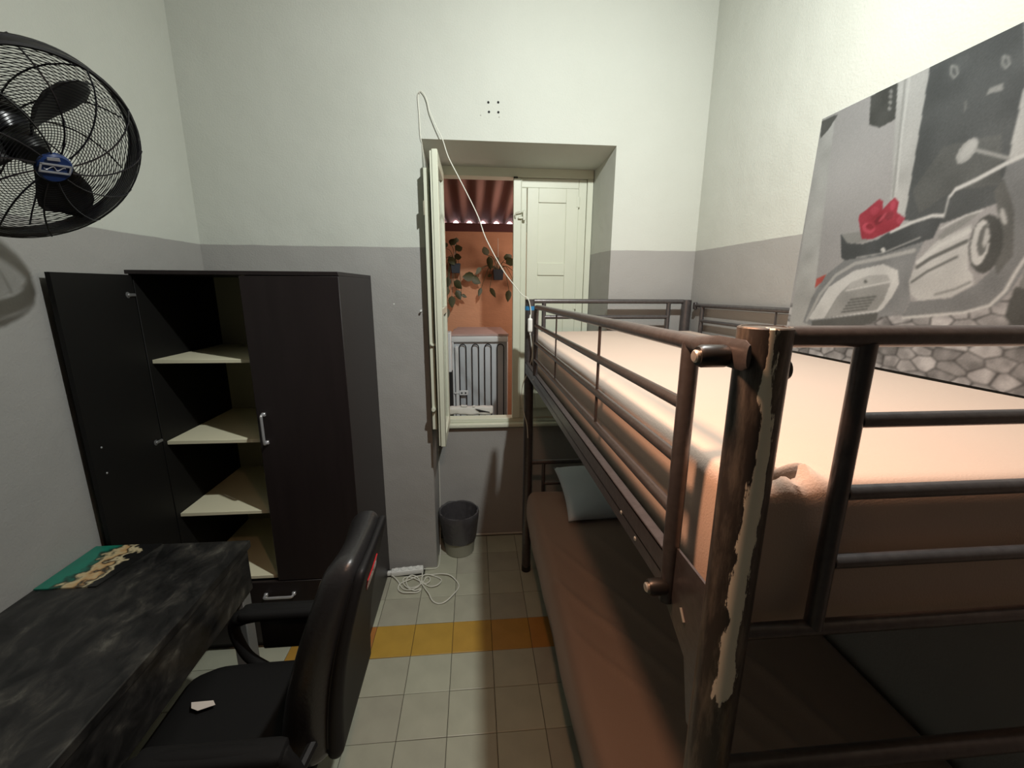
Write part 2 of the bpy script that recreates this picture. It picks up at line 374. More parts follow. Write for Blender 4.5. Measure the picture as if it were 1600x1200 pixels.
for i in range(kx0, kx1 + 1):
    xa, xb = max(XL, XA + TS * i), min(XR, XA + TS * (i + 1))
    if xb - xa < .02: continue
    for j in range(-15, 5):
        ya, yb = max(YN, Y0 + TS * j), min(YR, Y0 + TS * (j + 1))
        if yb - ya < .02: continue
        if ya >= YB - .12:                                # only the recess floor goes past the wall face
            if xb < RX0 or xa > RX1: continue
            xa2, xb2 = max(xa, RX0), min(xb, RX1)
            if ya < YB and (xa < RX0 or xb > RX1): xa2, xb2 = xa, xb
        else: xa2, xb2 = xa, xb
        if yb > YB and (xb < RX0 or xa > RX1): yb = YB
        och = (j == -1 and -4 <= i <= 5) or (i in (-4, 5) and j < 0)
        o = bpy.data.objects.new('tile', tile_mesh(xb2 - xa2, yb - ya, och)); COL.objects.link(o); o.parent = fl
        o.location = Vector(((xa2 + xb2) / 2, (ya + yb) / 2, random.uniform(-.0006, .0006))) - WLOC[fl.name]
        o.rotation_euler = (random.uniform(-.003, .003), random.uniform(-.003, .003), 0)

# ------------------------------------------------------------------ window
W1 = thing('window_1', None, None, (0.24, 2.79, 0.824), kind='structure')
def fr(name, *a, c=.003, m_=M_FRAMEW, parent=W1, label=None): return B().box(*a, c=c).build(name, m_, parent, label=label)
fr('frame_head', RX0, .745, 2.765, 2.86, 2.405, 2.458)
fr('frame_jamb', RX0, -.188, 2.765, 2.86, .85, 2.405)
fr('frame_jamb', .708, .745, 2.765, 2.86, .85, 2.405)
B().box(RX0, .745, 2.738, 2.93, .826, .852, c=.006).box(RX0 + .02, .745, 2.775, 2.86, .852, .880, c=.004).build('window_sill', M_FRAMEW, W1)
# right casement, closed
LF = B()
LF.box(.250, .300, 2.762, 2.800, .885, 2.402, c=.003)     # meeting stile
LF.box(.655, .706, 2.770, 2.800, .885, 2.402, c=.003).box(.300, .655, 2.770, 2.800, 2.348, 2.402, c=.003)
LF.box(.300, .655, 2.770, 2.800, .885, .95, c=.003).box(.300, .333, 2.770, 2.800, .95, 2.348, c=.003)
rleaf = LF.build('casement', M_FRAMEW, W1, label='closed right casement with a solid cream shutter panel')
B().box(.296, .302, 2.757, 2.764, .885, 2.40, c=.002).build('cover_strip', M_FRAMEW, rleaf)
SH = B(); y0, y1 = 2.752, 2.776
zs = [(.955, 1.06), (1.83, 1.905), (2.262, 2.345)]
SH.box(.335, .404, y0, y1, .955, 2.345, c=.002).box(.575, .652, y0, y1, .955, 2.345, c=.002)
for a, b_ in zs: SH.box(.404, .575, y0, y1, a, b_, c=.002)
shut = SH.build('shutter', M_FRAMEW, rleaf)
B().box(.404, .575, y0 + .007, y1, 1.06, 1.83).build('shutter_panel', M_FRAMEW, rleaf)
B().box(.404, .575, y0 + .007, y1, 1.905, 2.262).build('shutter_panel', M_FRAMEW, rleaf)
B().box(.30, .655, 2.790, 2.794, .95, 2.348).build('pane', M_GLASS, rleaf)
for z in (2.27, 1.65, 1.10):
    B().lathe([(.005, -.032), (.005, .032)], (.657, 2.758, z), (0, 0, 1), 10).box(.640, .657, 2.749, 2.752, z - .03, z + .03).build('hinge', M_FRAMEW, rleaf)
B().box(.278, .318, 2.744, 2.752, 2.165, 2.178, c=.002).tube(smooth_path([(.262, 2.75, 2.172), (.262, 2.742, 2.195), (.29, 2.738, 2.205), (.312, 2.742, 2.205)], 4), .004, 8)\
    .box(.306, .322, 2.738, 2.752, 2.155, 2.215, c=.003).build('latch', M_FRAMEW, rleaf)
B().box(.250, .275, 2.755, 2.764, 2.398, 2.405).build('latch_slot', M_HOLE, W1)
# left casement, swung open into the room at right angles to the wall
def open_leaf(xa, xb, ya, yb, za, zb, st, name, label):
    b = B(); b.box(xa, xb, ya, ya + st, za, zb, c=.003).box(xa, xb, yb - st, yb, za, zb, c=.003)
    b.box(xa, xb, ya + st, yb - st, za, za + .06, c=.003).box(xa, xb, ya + st, yb - st, zb - .055, zb, c=.003)
    b.box(xa, xb, ya + st, yb - st, 1.60, 1.64, c=.003)
    return b.build(name, M_FRAMEW, W1, label=label)
la = open_leaf(-.197, -.168, 2.295, 2.745, .868, 2.412, .05, 'casement', 'open left casement seen edge-on')
B().box(-.186, -.182, 2.345, 2.695, .928, 1.60).build('pane', M_GLASS, la)
B().box(-.186, -.182, 2.345, 2.695, 1.64, 2.357).build('pane', M_GLASS, la)
B().box(-.2075, -.1985, 2.300, 2.70, .872, 2.405, c=.002).build('cover_strip', M_FRAMEW, la)
lb = B().box(-.246, -.219, 2.345, 2.665, .955, 2.338, c=.003).build('shutter', M_FRAMEW, W1, label='open left shutter folded behind the casement')
B().box(-.219, -.216, 2.40, 2.61, 1.07, 1.80).box(-.219, -.216, 2.40, 2.61, 1.9, 2.26).build('shutter_panel', M_FRAMEW, lb)
B().lathe([(.007, -.004), (.009, .0), (.006, .012), (.003, .02)], (-.233, 2.344, 1.445), (0, -1, 0), 10).box(-.233, -.20, 2.330, 2.336, 1.440, 1.452).build('latch', M_FRAMEW, lb)
B().box(-.250, -.243, 2.332, 2.346, 2.11, 2.18, c=.002).build('latch_hook', M_BRASS, lb)
B().lathe([(.012, 0), (.014, .015), (.010, .03)], (-.234, 2.346, 1.08), (0, -1, 0), 10).build('latch_knob', M_FRAMEW, lb)

# ------------------------------------------------------------------ courtyard beyond the window
YW = 4.20
cw = B().box(-1.6, 2.2, YW, YW + .12, -0.02, 2.262).build('wall_courtyard', M_OUTW, smooth=False); cw['kind'] = 'structure'
B().box(-1.6, 2.2, YW - .02, YW + .12, 2.262, 2.335, c=.004).build('trim_1', M_BEAM, smooth=False)['kind'] = 'structure'
B().box(-1.6, 2.2, 2.93, 4.9, -0.06, 0).build('floor_courtyard', M_CONC, smooth=False)['kind'] = 'structure'
for x in (-1.65, 2.25):
    B().box(x - .1 if x < 0 else x, x if x < 0 else x + .1, 2.93, 4.9, 0, 2.6).build('wall_courtyard_side', M_OUTW, smooth=False)['kind'] = 'structure'
ribs = []; n = 320
aw = B(); xs = np.linspace(-1.6, 2.2, n)
per = .1315
for x in xs:
    c_ = math.cos((x + .032) / per * 2 * PI); h = .028 * (c_ if c_ > 0 else c_ * .75)
    ribs.append((x, h))
vv = []; ff = []
for y, z in ((2.95, 2.525), (3.55, 2.46), (4.42, 2.360)):
    for x, h in ribs: vv.append((x, y, z + h))
for r_ in range(2):
    for i in range(n - 1): ff.append((r_ * n + i, r_ * n + i + 1, (r_ + 1) * n + i + 1, (r_ + 1) * n + i))
aw.add(vv, ff)
awn = aw.build('corrugated_awning', M_AWN); tag(awn, 'brown corrugated roofing sheet over the courtyard outside the window', 'awning')
sm = awn.modifiers.new('thickness', 'SOLIDIFY'); sm.thickness = 0.003
lamp = thing('tube_lamp', 'bright pinkish tube light glowing behind the top of the orange wall', 'lamp', (0.3, 4.55, 2.30))
B().tube([(-1.4, 4.50, 2.385), (2.0, 4.50, 2.385)], .055, 12).build('tube', M_LAMP, lamp)
B().box(-1.45, 2.05, 4.56, 4.60, 2.30, 2.46).build('housing', M_WHITE, lamp)

# old refrigerator with its back to the window
FX0, FX1, FY0, FY1, FZ = -.185, .262, 3.30, 3.92, 1.398
fd = thing('refrigerator', 'old grey refrigerator with its coil back turned to the window', 'refrigerator', ((FX0 + FX1) / 2, (FY0 + FY1) / 2, 0))
B().box(FX0, FX1, FY0 + .03, FY1, .03, FZ - .012, c=.012).build('cabinet', M_FRIDGE, fd)
B().prism([(FX0 - .005, FY0, FZ - .012), (FX1 + .005, FY0, FZ - .012), (FX1 - .02, FY1, FZ - .012), (FX0 + .035, FY1, FZ - .012)], (0, 0, .014)).build('top_panel', M_FRTOP, fd, smooth=False)
B().box(FX0, FX1, FY0, FY0 + .03, FZ - .06, FZ - .014, c=.006).box(FX0, FX0 + .025, FY0, FY0 + .03, .1, FZ - .06, c=.004)\
    .box(FX1 - .012, FX1, FY0, FY0 + .03, .1, FZ - .06, c=.004).build('back_frame', M_FRLIGHT, fd)
B().box(FX0 + .035, FX0 + .06, FY0 - .004, FY0 + .03, .30, FZ - .09, c=.003).build('edge_strip', M_FRLIGHT, fd)
path = []; x = -.118; zt_, zb_ = 1.325, .62
for k in range(4):
    xl = -.118 + k * .0985; wdt = .052
    path += [(xl, FY0 + .008, zb_ + .02), (xl, FY0 + .008, zt_ - .03)]
    path += [(xl + wdt / 2 - wdt / 2 * math.cos(a), FY0 + .008, zt_ - .03 + wdt / 2 * math.sin(a)) for a in (PI / 6, PI / 3, PI / 2, 2 * PI / 3, 5 * PI / 6)]
    path += [(xl + wdt, FY0 + .008, zt_ - .03), (xl + wdt, FY0 + .008, zb_ + .02)]
    if k < 3:
        g_ = .0985 - wdt
        path += [(xl + wdt + g_ / 2 - g_ / 2 * math.cos(a), FY0 + .008, zb_ + .02 - g_ / 2 * math.sin(a)) for a in (PI / 4, PI / 2, 3 * PI / 4)]
B().tube(path, .0042, 6).build('condenser_coil', M_COIL, fd)
B().box(-.125, -.055, FY0 - .012, FY0 + .0, .915, .955, c=.004).box(-.165, -.125, FY0 - .010, FY0 - .002, .93, .94).build('pipe_bracket', M_FRLIGHT, fd)
B().lathe([(.007, 0), (.007, -.003)], (-.105, FY0 - .011, .935), (0, 1, 0), 8).lathe([(.007, 0), (.007, -.003)], (-.075, FY0 - .011, .935), (0, 1, 0), 8).build('bracket_hole', M_HOLE, fd)
B().box(FX0 + .05, FX1 - .05, FY0 + .0, FY0 + .2, .03, .30, c=.01).build('compressor_cover', M_COIL, fd)

sb = thing('cupboard', 'narrow white cupboard side beyond the open casement, left of the refrigerator', 'cupboard', (-.30, 3.36, 0))
B().box(-.42, -.172, 3.12, 3.26, .02, 1.43, c=.004).build('carcass', M_FRLIGHT, sb)
B().box(-.215, -.166, 3.114, 3.20, .06, 1.14, c=.003).build('opening', M_HOLE, sb)
bd = thing('wrapped_bundle', 'white wrapped bundle lying along the outer window sill', 'bundle', (-.03, 2.895, .852))
def crump(p):
    n_ = mnoise.noise(p * 22) * .006; return p + Vector((0, n_, n_))
B().rbox(-.185, .125, 2.868, 2.925, .8795, .935, .014, 26, 6, 6, crump).build('wrapping', M_RAG, bd)
B().rbox(-.10, -.055, 2.872, 2.90, .934, .950, .007, 6, 4, 4, crump).build('knot', M_RAG, bd)
B().rbox(-.02, .00, 2.872, 2.89, .934, .944, .005, 4, 4, 4, crump).build('knot', M_RAG, bd)
B().prism([(.0, 2.862, .925), (.10, 2.864, .900), (.102, 2.864, .895), (.03, 2.862, .902)], (0, .006, 0)).build('slit', M_COIL, bd, smooth=False)

def leaf(b, c, d, nrm, L_, W_):
    c = Vector(c); d = Vector(d).normalized(); nrm = Vector(nrm).normalized(); s_ = d.cross(nrm).normalized(); nrm = s_.cross(d)
    prof = [(0, .05), (.2, .42), (.45, .5), (.72, .36), (.9, .14), (1, .01)]; v = []; f = []
    for t, w_ in prof:
        p = c + d * L_ * t - Vector((0, 0, 1)) * L_ * .25 * t * t
        v += [p - s_ * w_ * W_ - nrm * w_ * W_ * .3, p, p + s_ * w_ * W_ - nrm * w_ * W_ * .3]
    for i in range(len(prof) - 1):
        a = i * 3; f += [(a, a + 1, a + 4, a + 3), (a + 1, a + 2, a + 5, a + 4)]
    b.add(v, f)
def hanging_plant(x, z, potw, leaves, label, seed):
    random.seed(seed)
    t = thing('hanging_plant', label, 'plant', (x, YW - .10, z - potw * .55), group='plants hanging on the courtyard wall')
    pot = B(); h = potw / 2
    for (zz, k) in ((0, 0),):
        v = [(x - h * .85, YW - .14, z - h), (x + h * .85, YW - .14, z - h), (x + h * .85, YW - .03, z - h), (x - h * .85, YW - .03, z - h),
             (x - h, YW - .15, z + h), (x + h, YW - .15, z + h), (x + h, YW - .02, z + h), (x - h, YW - .02, z + h)]
        pot.add(v, [(0, 1, 2, 3), (4, 7, 6, 5), (0, 4, 5, 1), (1, 5, 6, 2), (2, 6, 7, 3), (3, 7, 4, 0)])
    pot.build('pot', M_POT, t, smooth=False)
    B().tube([(x, YW - .08, z + h), (x, YW - .06, 2.20)], .0025, 6).tube([(x - h * .8, YW - .08, z + h), (x, YW - .07, z + h + .12)], .002, 6).build('hanger', M_CORD, t)
    st = B()
    for (lx, lz, L_, W_, ang) in leaves:
        p0 = (x + lx, YW - .11 - random.uniform(0, .05), z + lz)
        b = B(); d = (math.cos(ang), random.uniform(-.35, .1), math.sin(ang))
        leaf(b, p0, d, (random.uniform(-.4, .4), -1, random.uniform(-.2, .5)), L_, W_); b.build('leaf', M_LEAF, t)
        st.tube(smooth_path([(x, YW - .085, z + h * .8), (x + lx * .5, YW - .11, z + max(lz, h) * .6 + .05), p0], 4), .0025, 5)
    st.build('stem', M_LEAF, t)
LV1 = [(-.04, .20, .085, .07, 1.2), (-.09, .17, .08, .075, 1.9), (.0, .16, .08, .07, .6), (.01, .22, .06, .05, 1.5), (-.10, .08, .085, .08, 2.6), (-.06, .10, .08, .07, -.8), (-.01, .10, .07, .06, .2),
       (-.10, -.02, .09, .075, 3.4), (-.07, -.08, .085, .07, -1.8), (-.02, -.12, .09, .075, -.5), (-.07, -.17, .09, .075, -2.2), (.0, -.20, .08, .065, -1.0), (-.04, -.25, .09, .07, -1.6), (-.10, -.28, .08, .07, -2.0), (.05, -.24, .05, .035, -.2), (-.09, -.36, .08, .06, -1.5), (-.11, -.44, .07, .05, -1.4)]
LV2 = [(-.10, .17, .11, .07, 1.9), (-.09, .16, .10, .065, -1.4), (-.02, .12, .05, .04, 1.2), (.07, .10, .10, .09, .6), (.10, .13, .085, .08, 1.9), (-.16, .06, .07, .045, -2.4), (-.10, -.02, .05, .035, .8),
       (-.22, -.02, .12, .10, 2.9), (-.25, -.03, .09, .08, -.3), (.13, -.03, .10, .09, -.7), (-.16, -.12, .07, .04, -2.0), (-.08, -.12, .09, .045, -.9), (.10, -.14, .09, .06, -1.7), (.14, .03, .08, .07, .3)]
hanging_plant(-.162, 1.925, .085, LV1, 'bushy trailing plant hanging on the orange courtyard wall, left in the window', 3)
hanging_plant(.232, 1.870, .095, LV2, 'sparse big-leaved plant in a square dark pot on the orange wall', 5)

# ------------------------------------------------------------------ wardrobe
WX0, WX1, WY0, WY1, WZ = -1.372, -0.5550, 1.873, 2.428, 1.812
wd = thing('wardrobe', 'dark brown wardrobe in the back left corner with its left door standing open', 'wardrobe', ((WX0 + WX1) / 2, (WY0 + WY1) / 2, 0))
T = .016
B().box(WX0, WX0 + T, WY0, WY1, 0, WZ - T, c=.001).build('left_side', M_WARD_IN, wd)
B().box(WX1 - T, WX1, WY0, WY1, 0, WZ - T, c=.001).build('right_side', M_WARD, wd)
B().box(WX0, WX1, WY0 - .018, WY1, WZ - T, WZ, c=.001).build('top_panel', M_WARD, wd)
B().box(WX0 + T, WX1 - T, WY1 - .012, WY1 - .004, .05, WZ - T).build('back_panel', M_OLIVE, wd)
B().box(-.955, -.939, WY0 + .02, WY1 - .012, .40, WZ - T).build('partition', M_CREAM, wd)
for i, z in enumerate((1.446, 1.0835, .733, .40)):
    B().box(WX0 + T + .001, -.956, WY0 + (.02 if i < 3 else .004), WY1 - .012, z - T, z, c=.001).build('shelf', M_CREAM, wd)
B().box(-.939, WX1 - T, WY0 + .004, WY1 - .012, .384, .40).build('shelf', M_CREAM, wd)
B().box(WX0 + T, WX1 - T, WY0 + .01, WY1 - .012, .034, .05).box(WX0 + T, WX1 - T, WY0 + .01, WY0 + .026, 0, .034).build('plinth', M_WARD, wd)
dr = B().box(WX0 + .003, WX1 - .003, WY0 - .018, WY0 - .001, .045, .378, c=.0015).build('drawer', M_WARD, wd)
def handle(p, d, L_, m_, parent, out=(0, -1, 0)):
    p = Vector(p); d = Vector(d); o_ = Vector(out) * .026
    b = B(); a, e = p - d * L_ / 2, p + d * L_ / 2
    b.tube(smooth_path([a, a + o_ * .8, a + o_ + d * .012, p + o_ * 1.0, e + o_ - d * .012, e + o_ * .8, e], 4), .0062, 8, rz=1.0)
    b.box(*sum(([q - .008, q + .008] for q in a), []), c=.002).box(*sum(([q - .008, q + .008] for q in e), []), c=.002)
    return b.build('handle', m_, parent)
handle((-.945, WY0 - .02, .312), (1, 0, 0), .128, M_HANDLE, dr)
rd = B().box(-.9455, WX1 + .001, WY0 - .018, WY0 - .001, .384, WZ - T - .003, c=.0015).build('door', M_WARD, wd)
handle((-.915, WY0 - .02, 1.145), (0, 0, 1), .128, M_HANDLE, rd)
# open door: hinged at the left front edge, far edge towards the camera
H0 = Vector((-1.356, 1.866)); H1 = Vector((-1.360, 1.537)); dd = (H1 - H0).normalized(); nn = Vector((-dd.y, dd.x))
if nn.x > 0: nn = -nn
def P3(p, z): return (p.x, p.y, z)
po = [P3(H0, .384), P3(H1, .384), P3(H1 + nn * .016, .384), P3(H0 + nn * .016, .384)]
od = B().prism(po, (0, 0, WZ - T - .003 - .384)).build('door', M_WARD_IN, wd, smooth=False, label='left door standing open along the left wall, black inner face showing')
for z in (1.715, 1.10, .50):
    c = H0 + dd * .035
    B().lathe([(.012, 0), (.012, .002), (.004, .004)], (c.x + .0, c.y, z), (1, .12, 0), 14).box(c.x, c.x + .008, c.y - .005, c.y + .034, z - .006, z + .006, c=.002).build('hinge', M_HINGE, od)
for z in (1.175, 1.075):
    c = H1 - dd * .045; B().lathe([(.004, 0), (.003, .002), (.0005, .003)], (c.x, c.y, z), (1, .12, 0), 10).build('screw', M_HANDLE, od)

# ------------------------------------------------------------------ desk along the left wall
DX, DY0, DY1, DZ = -.860, -.35, 1.525, .810
dk = thing('desk', 'long dark marble-patterned desk along the left wall', 'desk', ((XL + DX) / 2, .6, 0))
B().box(XL + .001, DX, DY0, DY1, DZ - .03, DZ, c=.003).build('desk_top', M_MARBLE, dk)
B().box(DX - .020, DX - .004, DY0 + .02, DY1 - .02, .615, DZ - .03, c=.002).build('apron', M_MARBLE, dk)
B().box(XL + .01, DX - .020, DY1 - .034, DY1 - .018, .64, DZ - .03, c=.002).build('apron', M_MARBLE, dk)
for x, y in ((DX - .065, DY1 - .085), (XL + .015, DY1 - .085), (DX - .065, DY0 + .03), (XL + .015, DY0 + .03)):
    B().box(x, x + .055, y, y + .055, 0, DZ - .031, c=.003).build('leg', M_LEG, dk)
# colourful flat sheet on the far left corner of the desk
def mag_mat():
    M = bpy.data.materials.new('printed_sheet'); M.use_nodes = True; nt = M.node_tree; N = nt.nodes; L = nt.links; b = N['Principled BSDF']
    g = N.new('ShaderNodeNewGeometry'); sx = N.new('ShaderNodeSeparateXYZ'); L.new(g.outputs['Position'], sx.inputs[0])
    n = N.new('ShaderNodeTexNoise'); n.inputs['Scale'].default_value = 22; n.inputs['Detail'].default_value = 3; L.new(g.outputs['Position'], n.inputs['Vector'])
    a = N.new('ShaderNodeMath'); a.operation = 'MULTIPLY_ADD'; a.inputs[1].default_value = .16; L.new(n.outputs['Fac'], a.inputs[0]); L.new(sx.outputs['X'], a.inputs[2])
    mr = N.new('ShaderNodeMapRange'); mr.inputs[1].default_value = -1.335; mr.inputs[2].default_value = -1.03; L.new(a.outputs[0], mr.inputs[0])
    r = N.new('ShaderNodeValToRGB'); L.new(mr.outputs[0], r.inputs[0]); e = r.color_ramp.elements
    e[0].position = 0; e[0].color = (.015, .16, .11, 1); e[1].position = 1; e[1].color = (.008, .008, .008, 1)
    for p, c in ((.25, (.012, .19, .13, 1)), (.33, (.01, .03, .02, 1)), (.38, (.55, .45, .26, 1)), (.46, (.5, .30, .13, 1)), (.50, (.01, .01, .01, 1)), (.56, (.62, .52, .32, 1)), (.60, (.01, .01, .01, 1))):
        k = e.new(p); k.color = c
    L.new(r.outputs[0], b.inputs['Base Color']); b.inputs['Roughness'].default_value = .35
    return M
mg = B().prism([(-1.398, 1.290, DZ + .0005), (-1.215, 1.290, DZ + .0005), (-1.17, 1.520, DZ + .0005), (-1.398, 1.520, DZ + .0005)], (0, 0, .004)).build('printed_sheet', mag_mat(), smooth=False)
tag(mg, 'green and gold printed sheet lying on the far left corner of the desk', 'sheet')

# ------------------------------------------------------------------ office chair, turned towards the desk
ch = thing('office_chair', 'black padded office chair facing the desk, its back towards the bunk bed', 'chair', (-.62, 1.08, 0))
def xf_back(z): return -.515 + (z - .53) * .262        # front face of the leaning backrest
def backfn(p):
    # p in local box: x 0..1 thickness, y, z
    z = p.z; t = (z - .50) / .59
    wy = 1.0 if t < .55 else 1.0 - .22 * ((t - .55) / .45) ** 2
    y = 1.085 + (p.y - 1.085) * wy
    th = .158 - .070 * max(0, min(1, t))
    bow = -.018 * math.sin(t * PI * 1.2)
    side = -.020 * ((p.y - 1.085) / .19) ** 2          # side bolsters wrap forward
    X_ = p.x / .145
    return Vector((xf_back(z) + X_ * th + bow + side * (1 - X_), y, z))
B().rbox(0, .118, .896, 1.270, .50, 1.092, .050, 14, 26, 34, lambda p: backfn(p)).build('backrest', M_LEATHER, ch)
def shellfn(p):
    return backfn(p) + Vector((.0, 0, 0))
B().rbox(.108, .145, .912, 1.255, .52, 1.068, .018, 6, 22, 30, shellfn).build('back_shell', M_SHELL, ch)
sm_ = []
for i in range(25):
    t = i / 24; z = .56 + t * .48; q = backfn(Vector((.112, .918, z))); sm_.append(q + Vector((.002, .002, 0)))
B().tube(sm_, .0035, 6).build('seam', M_LEATHER, ch)
q = [backfn(Vector((.145, y, z))) + Vector((.003, 0, 0)) for y, z in ((1.060, .925), (1.10, .915), (1.175, .920), (1.165, .945), (1.145, .985), (1.10, .970), (1.035, .972), (1.045, .945))]
B().prism(q, (-.006, 0, 0)).build('emblem', M_RED, ch, smooth=False, label='small red emblem on the rear of the backrest')
def seatfn(p):
    d = ((p.x + .70) / .27) ** 2 + ((p.y - 1.06) / .27) ** 2
    y = p.y; x = p.x
    k = 1 - .12 * max(0, (-(x + .70)) / .25) ** 2
    return Vector((x, 1.06 + (y - 1.06) * k, p.z + .012 * min(1, d) + (-.03 * max(0, (-.86 - x) / .1) if x < -.86 else 0)))
B().rbox(-.965, -.45, .82, 1.285, .405, .505, .045, 22, 20, 6, seatfn).build('seat', M_SEATF, ch)
def arm(y):
    pts = smooth_path([(-.44, y, .60), (-.47, y, .655), (-.56, y, .668), (-.72, y, .668), (-.81, y, .650), (-.83, y, .60), (-.80, y, .50), (-.74, y, .44)], 5)
    r_ = [.018 if i < 5 or i > 20 else .026 for i in range(len(pts))]
    B().tube(pts, r_, 12).build('armrest', M_SEATF, ch)
    B().rbox(-.80, -.46, y - .032, y + .032, .652, .690, .016, 16, 6, 4).build('arm_pad', M_SEATF, ch)
    B().box(-.74, -.46, y - .010, y + .010, .53, .655, c=.006).build('arm_panel', M_CAP, ch)
    B().tube([(-.76, y, .43), (-.68, 1.06, .40)], .014, 8).build('arm_bracket', M_CAP, ch)
    B().tube([(-.44, y, .60), (-.43, 1.06 + (y - 1.06) * .7, .60)], .014, 8).build('arm_bracket', M_CAP, ch)
arm(1.305); arm(.835)
B().lathe([(.028, .12), (.028, .25), (.022, .25), (.022, .40)], (-.69, 1.06, 0)).build('gas_column', M_CAP, ch)
B().box(-.78, -.60, .98, 1.14, .375, .407, c=.006).build('seat_plate', M_CAP, ch)
B().prism([(-.50, 1.03, .44), (-.40, 1.03, .56), (-.385, 1.03, .56), (-.48, 1.03, .40), (-.62, 1.03, .375), (-.62, 1.03, .395)], (0, .07, 0)).build('back_bracket', M_CAP, ch, smooth=False)
for k in range(5):
    a = 2 * PI * k / 5 + .3; cx_, cy_ = -.69 + .26 * math.cos(a), 1.06 + .26 * math.sin(a)
    B().tube([(-.69, 1.06, .125), (-.69 + .13 * math.cos(a), 1.06 + .13 * math.sin(a), .105), (cx_, cy_, .08)], [.024, .02, .014], 10).build('base_arm', M_CAP, ch)
    B().lathe([(.012, -.022), (.026, -.020), (.028, -.012), (.028, -.003), (.014, 0), (.028, .003), (.028, .012), (.026, .020), (.012, .022)], (cx_ + .008, cy_, .0285), (math.sin(a), -math.cos(a), 0), 16)\
        .tube([(cx_, cy_, .085), (cx_, cy_, .04)], .007, 8).build('castor', M_CAP, ch)
sc = B().prism([(-.867, 1.118, .523), (-.806, 1.121, .521), (-.792, 1.106, .521), (-.832, 1.089, .523), (-.855, 1.098, .5235)], (0, 0, .0012)).build('paper_scrap', M_PAPER, smooth=False)
tag(sc, 'small pale scrap of paper on the black chair seat', 'paper')

# ------------------------------------------------------------------ wall fan on the left wall
FC = Vector((-.998, 1.146, 2.054)); az, el = -.24, -.65
fa = Vector((math.cos(az) * math.cos(el), math.sin(az) * math.cos(el), math.sin(el)))
fu = fa.cross(Vector((0, 0, 1))).normalized(); fw = fu.cross(fa)      # fu right as seen from the front is -fu
fan = thing('wall_fan', 'black wall-mounted fan with round wire cage at the upper left', 'fan', FC)
def fp(r, t, h): return FC + fa * h + (fu * math.cos(t) + fw * math.sin(t)) * r
R_ = .222
def ring(b, r, h, tr, seg=72, s2=6): b.tube([fp(r, 2 * PI * k / seg, h) for k in range(seg)], tr, s2, closed=True)
b = B(); ring(b, R_, .012, .0052); ring(b, R_, -.012, .0052)
v = []; f = []; n = 72
for k in range(n):
    t = 2 * PI * k / n
    for (r, h) in ((R_ + .003, .014), (R_ + .003, -.014), (R_ - .002, -.014), (R_ - .002, .014)): v.append(fp(r, t, h))
for k in range(n):
    for j in range(4): f.append((k * 4 + j, k * 4 + (j + 1) % 4, ((k + 1) % n) * 4 + (j + 1) % 4, ((k + 1) % n) * 4 + j))
b.add(v, f); b.build('rim', M_BLACK, fan)
def dome(r, depth): return depth * math.sqrt(max(0, 1 - (r / (R_ + .004)) ** 2.6))
def grille(name, sgn, depth, off, nr, twist, nspk):
    b = B()
    for i in range(nr):
        r = .050 + (R_ - .052) * i / (nr - 1); ring(b, r, sgn * (.010 + dome(r, depth)), .0010, 60, 3)
    o_ = b.build(name, M_BLACK, fan); 
    for k in range(nspk):
        t0 = 2 * PI * k / nspk + off
        pts = []
        for i in range(9):
            r = .036 + (R_ - .036) * i / 8; pts.append(fp(r, t0 + twist * (1 - r / R_), sgn * (.012 + dome(r, depth))))
        B().tube(pts, .0019, 5).build('spoke', M_BLACK, o_)
    return o_
gf = grille('front_grille', 1, .062, .15, 30, .55, 12)
gr = grille('rear_grille', -1, .060, .0, 30, -.9, 10)
B().lathe([(.034, .0), (.034, .006), (.030, .010), (.0, .011)], fp(0, 0, .068), fa, 28, cap=False).build('badge', M_BLUE, gf)
def bp(x, y): return fp(0, 0, .0800) + (-fu) * 0 + fu * x + fw * y
def bframe(b, cx_, cy_, w_, h_, tk, rot):
    c_, s_ = math.cos(rot), math.sin(rot)
    def q(x, y): return bp(cx_ + x * c_ - y * s_, cy_ + x * s_ + y * c_)
    for (x0, x1, y0_, y1_) in ((-w_, w_, h_ - tk, h_), (-w_, w_, -h_, -h_ + tk), (-w_, -w_ + tk, -h_, h_), (w_ - tk, w_, -h_, h_)):
        b.prism([q(x0, y0_), q(x1, y0_), q(x1, y1_), q(x0, y1_)], fa * .0015)
b = B(); bframe(b, .004, .002, .030, .011, .0040, -.12); b.build('badge_frame', M_SILVER, gf, smooth=False)
b = B(); rr = -.12
pts = [bp(.004 + x, .002 + .0045 * math.sin(x * 300) - .12 * x) for x in np.linspace(-.018, .020, 14)]
b.tube(pts, .0010, 5).build('badge_lettering', M_SILVER, gf)
b = B(); b.prism([bp(.0, .022), bp(.024, .018), bp(.026, .024), bp(.004, .029)], fa * .0012); b.build('badge_mark', M_SILVER, gf, smooth=False)
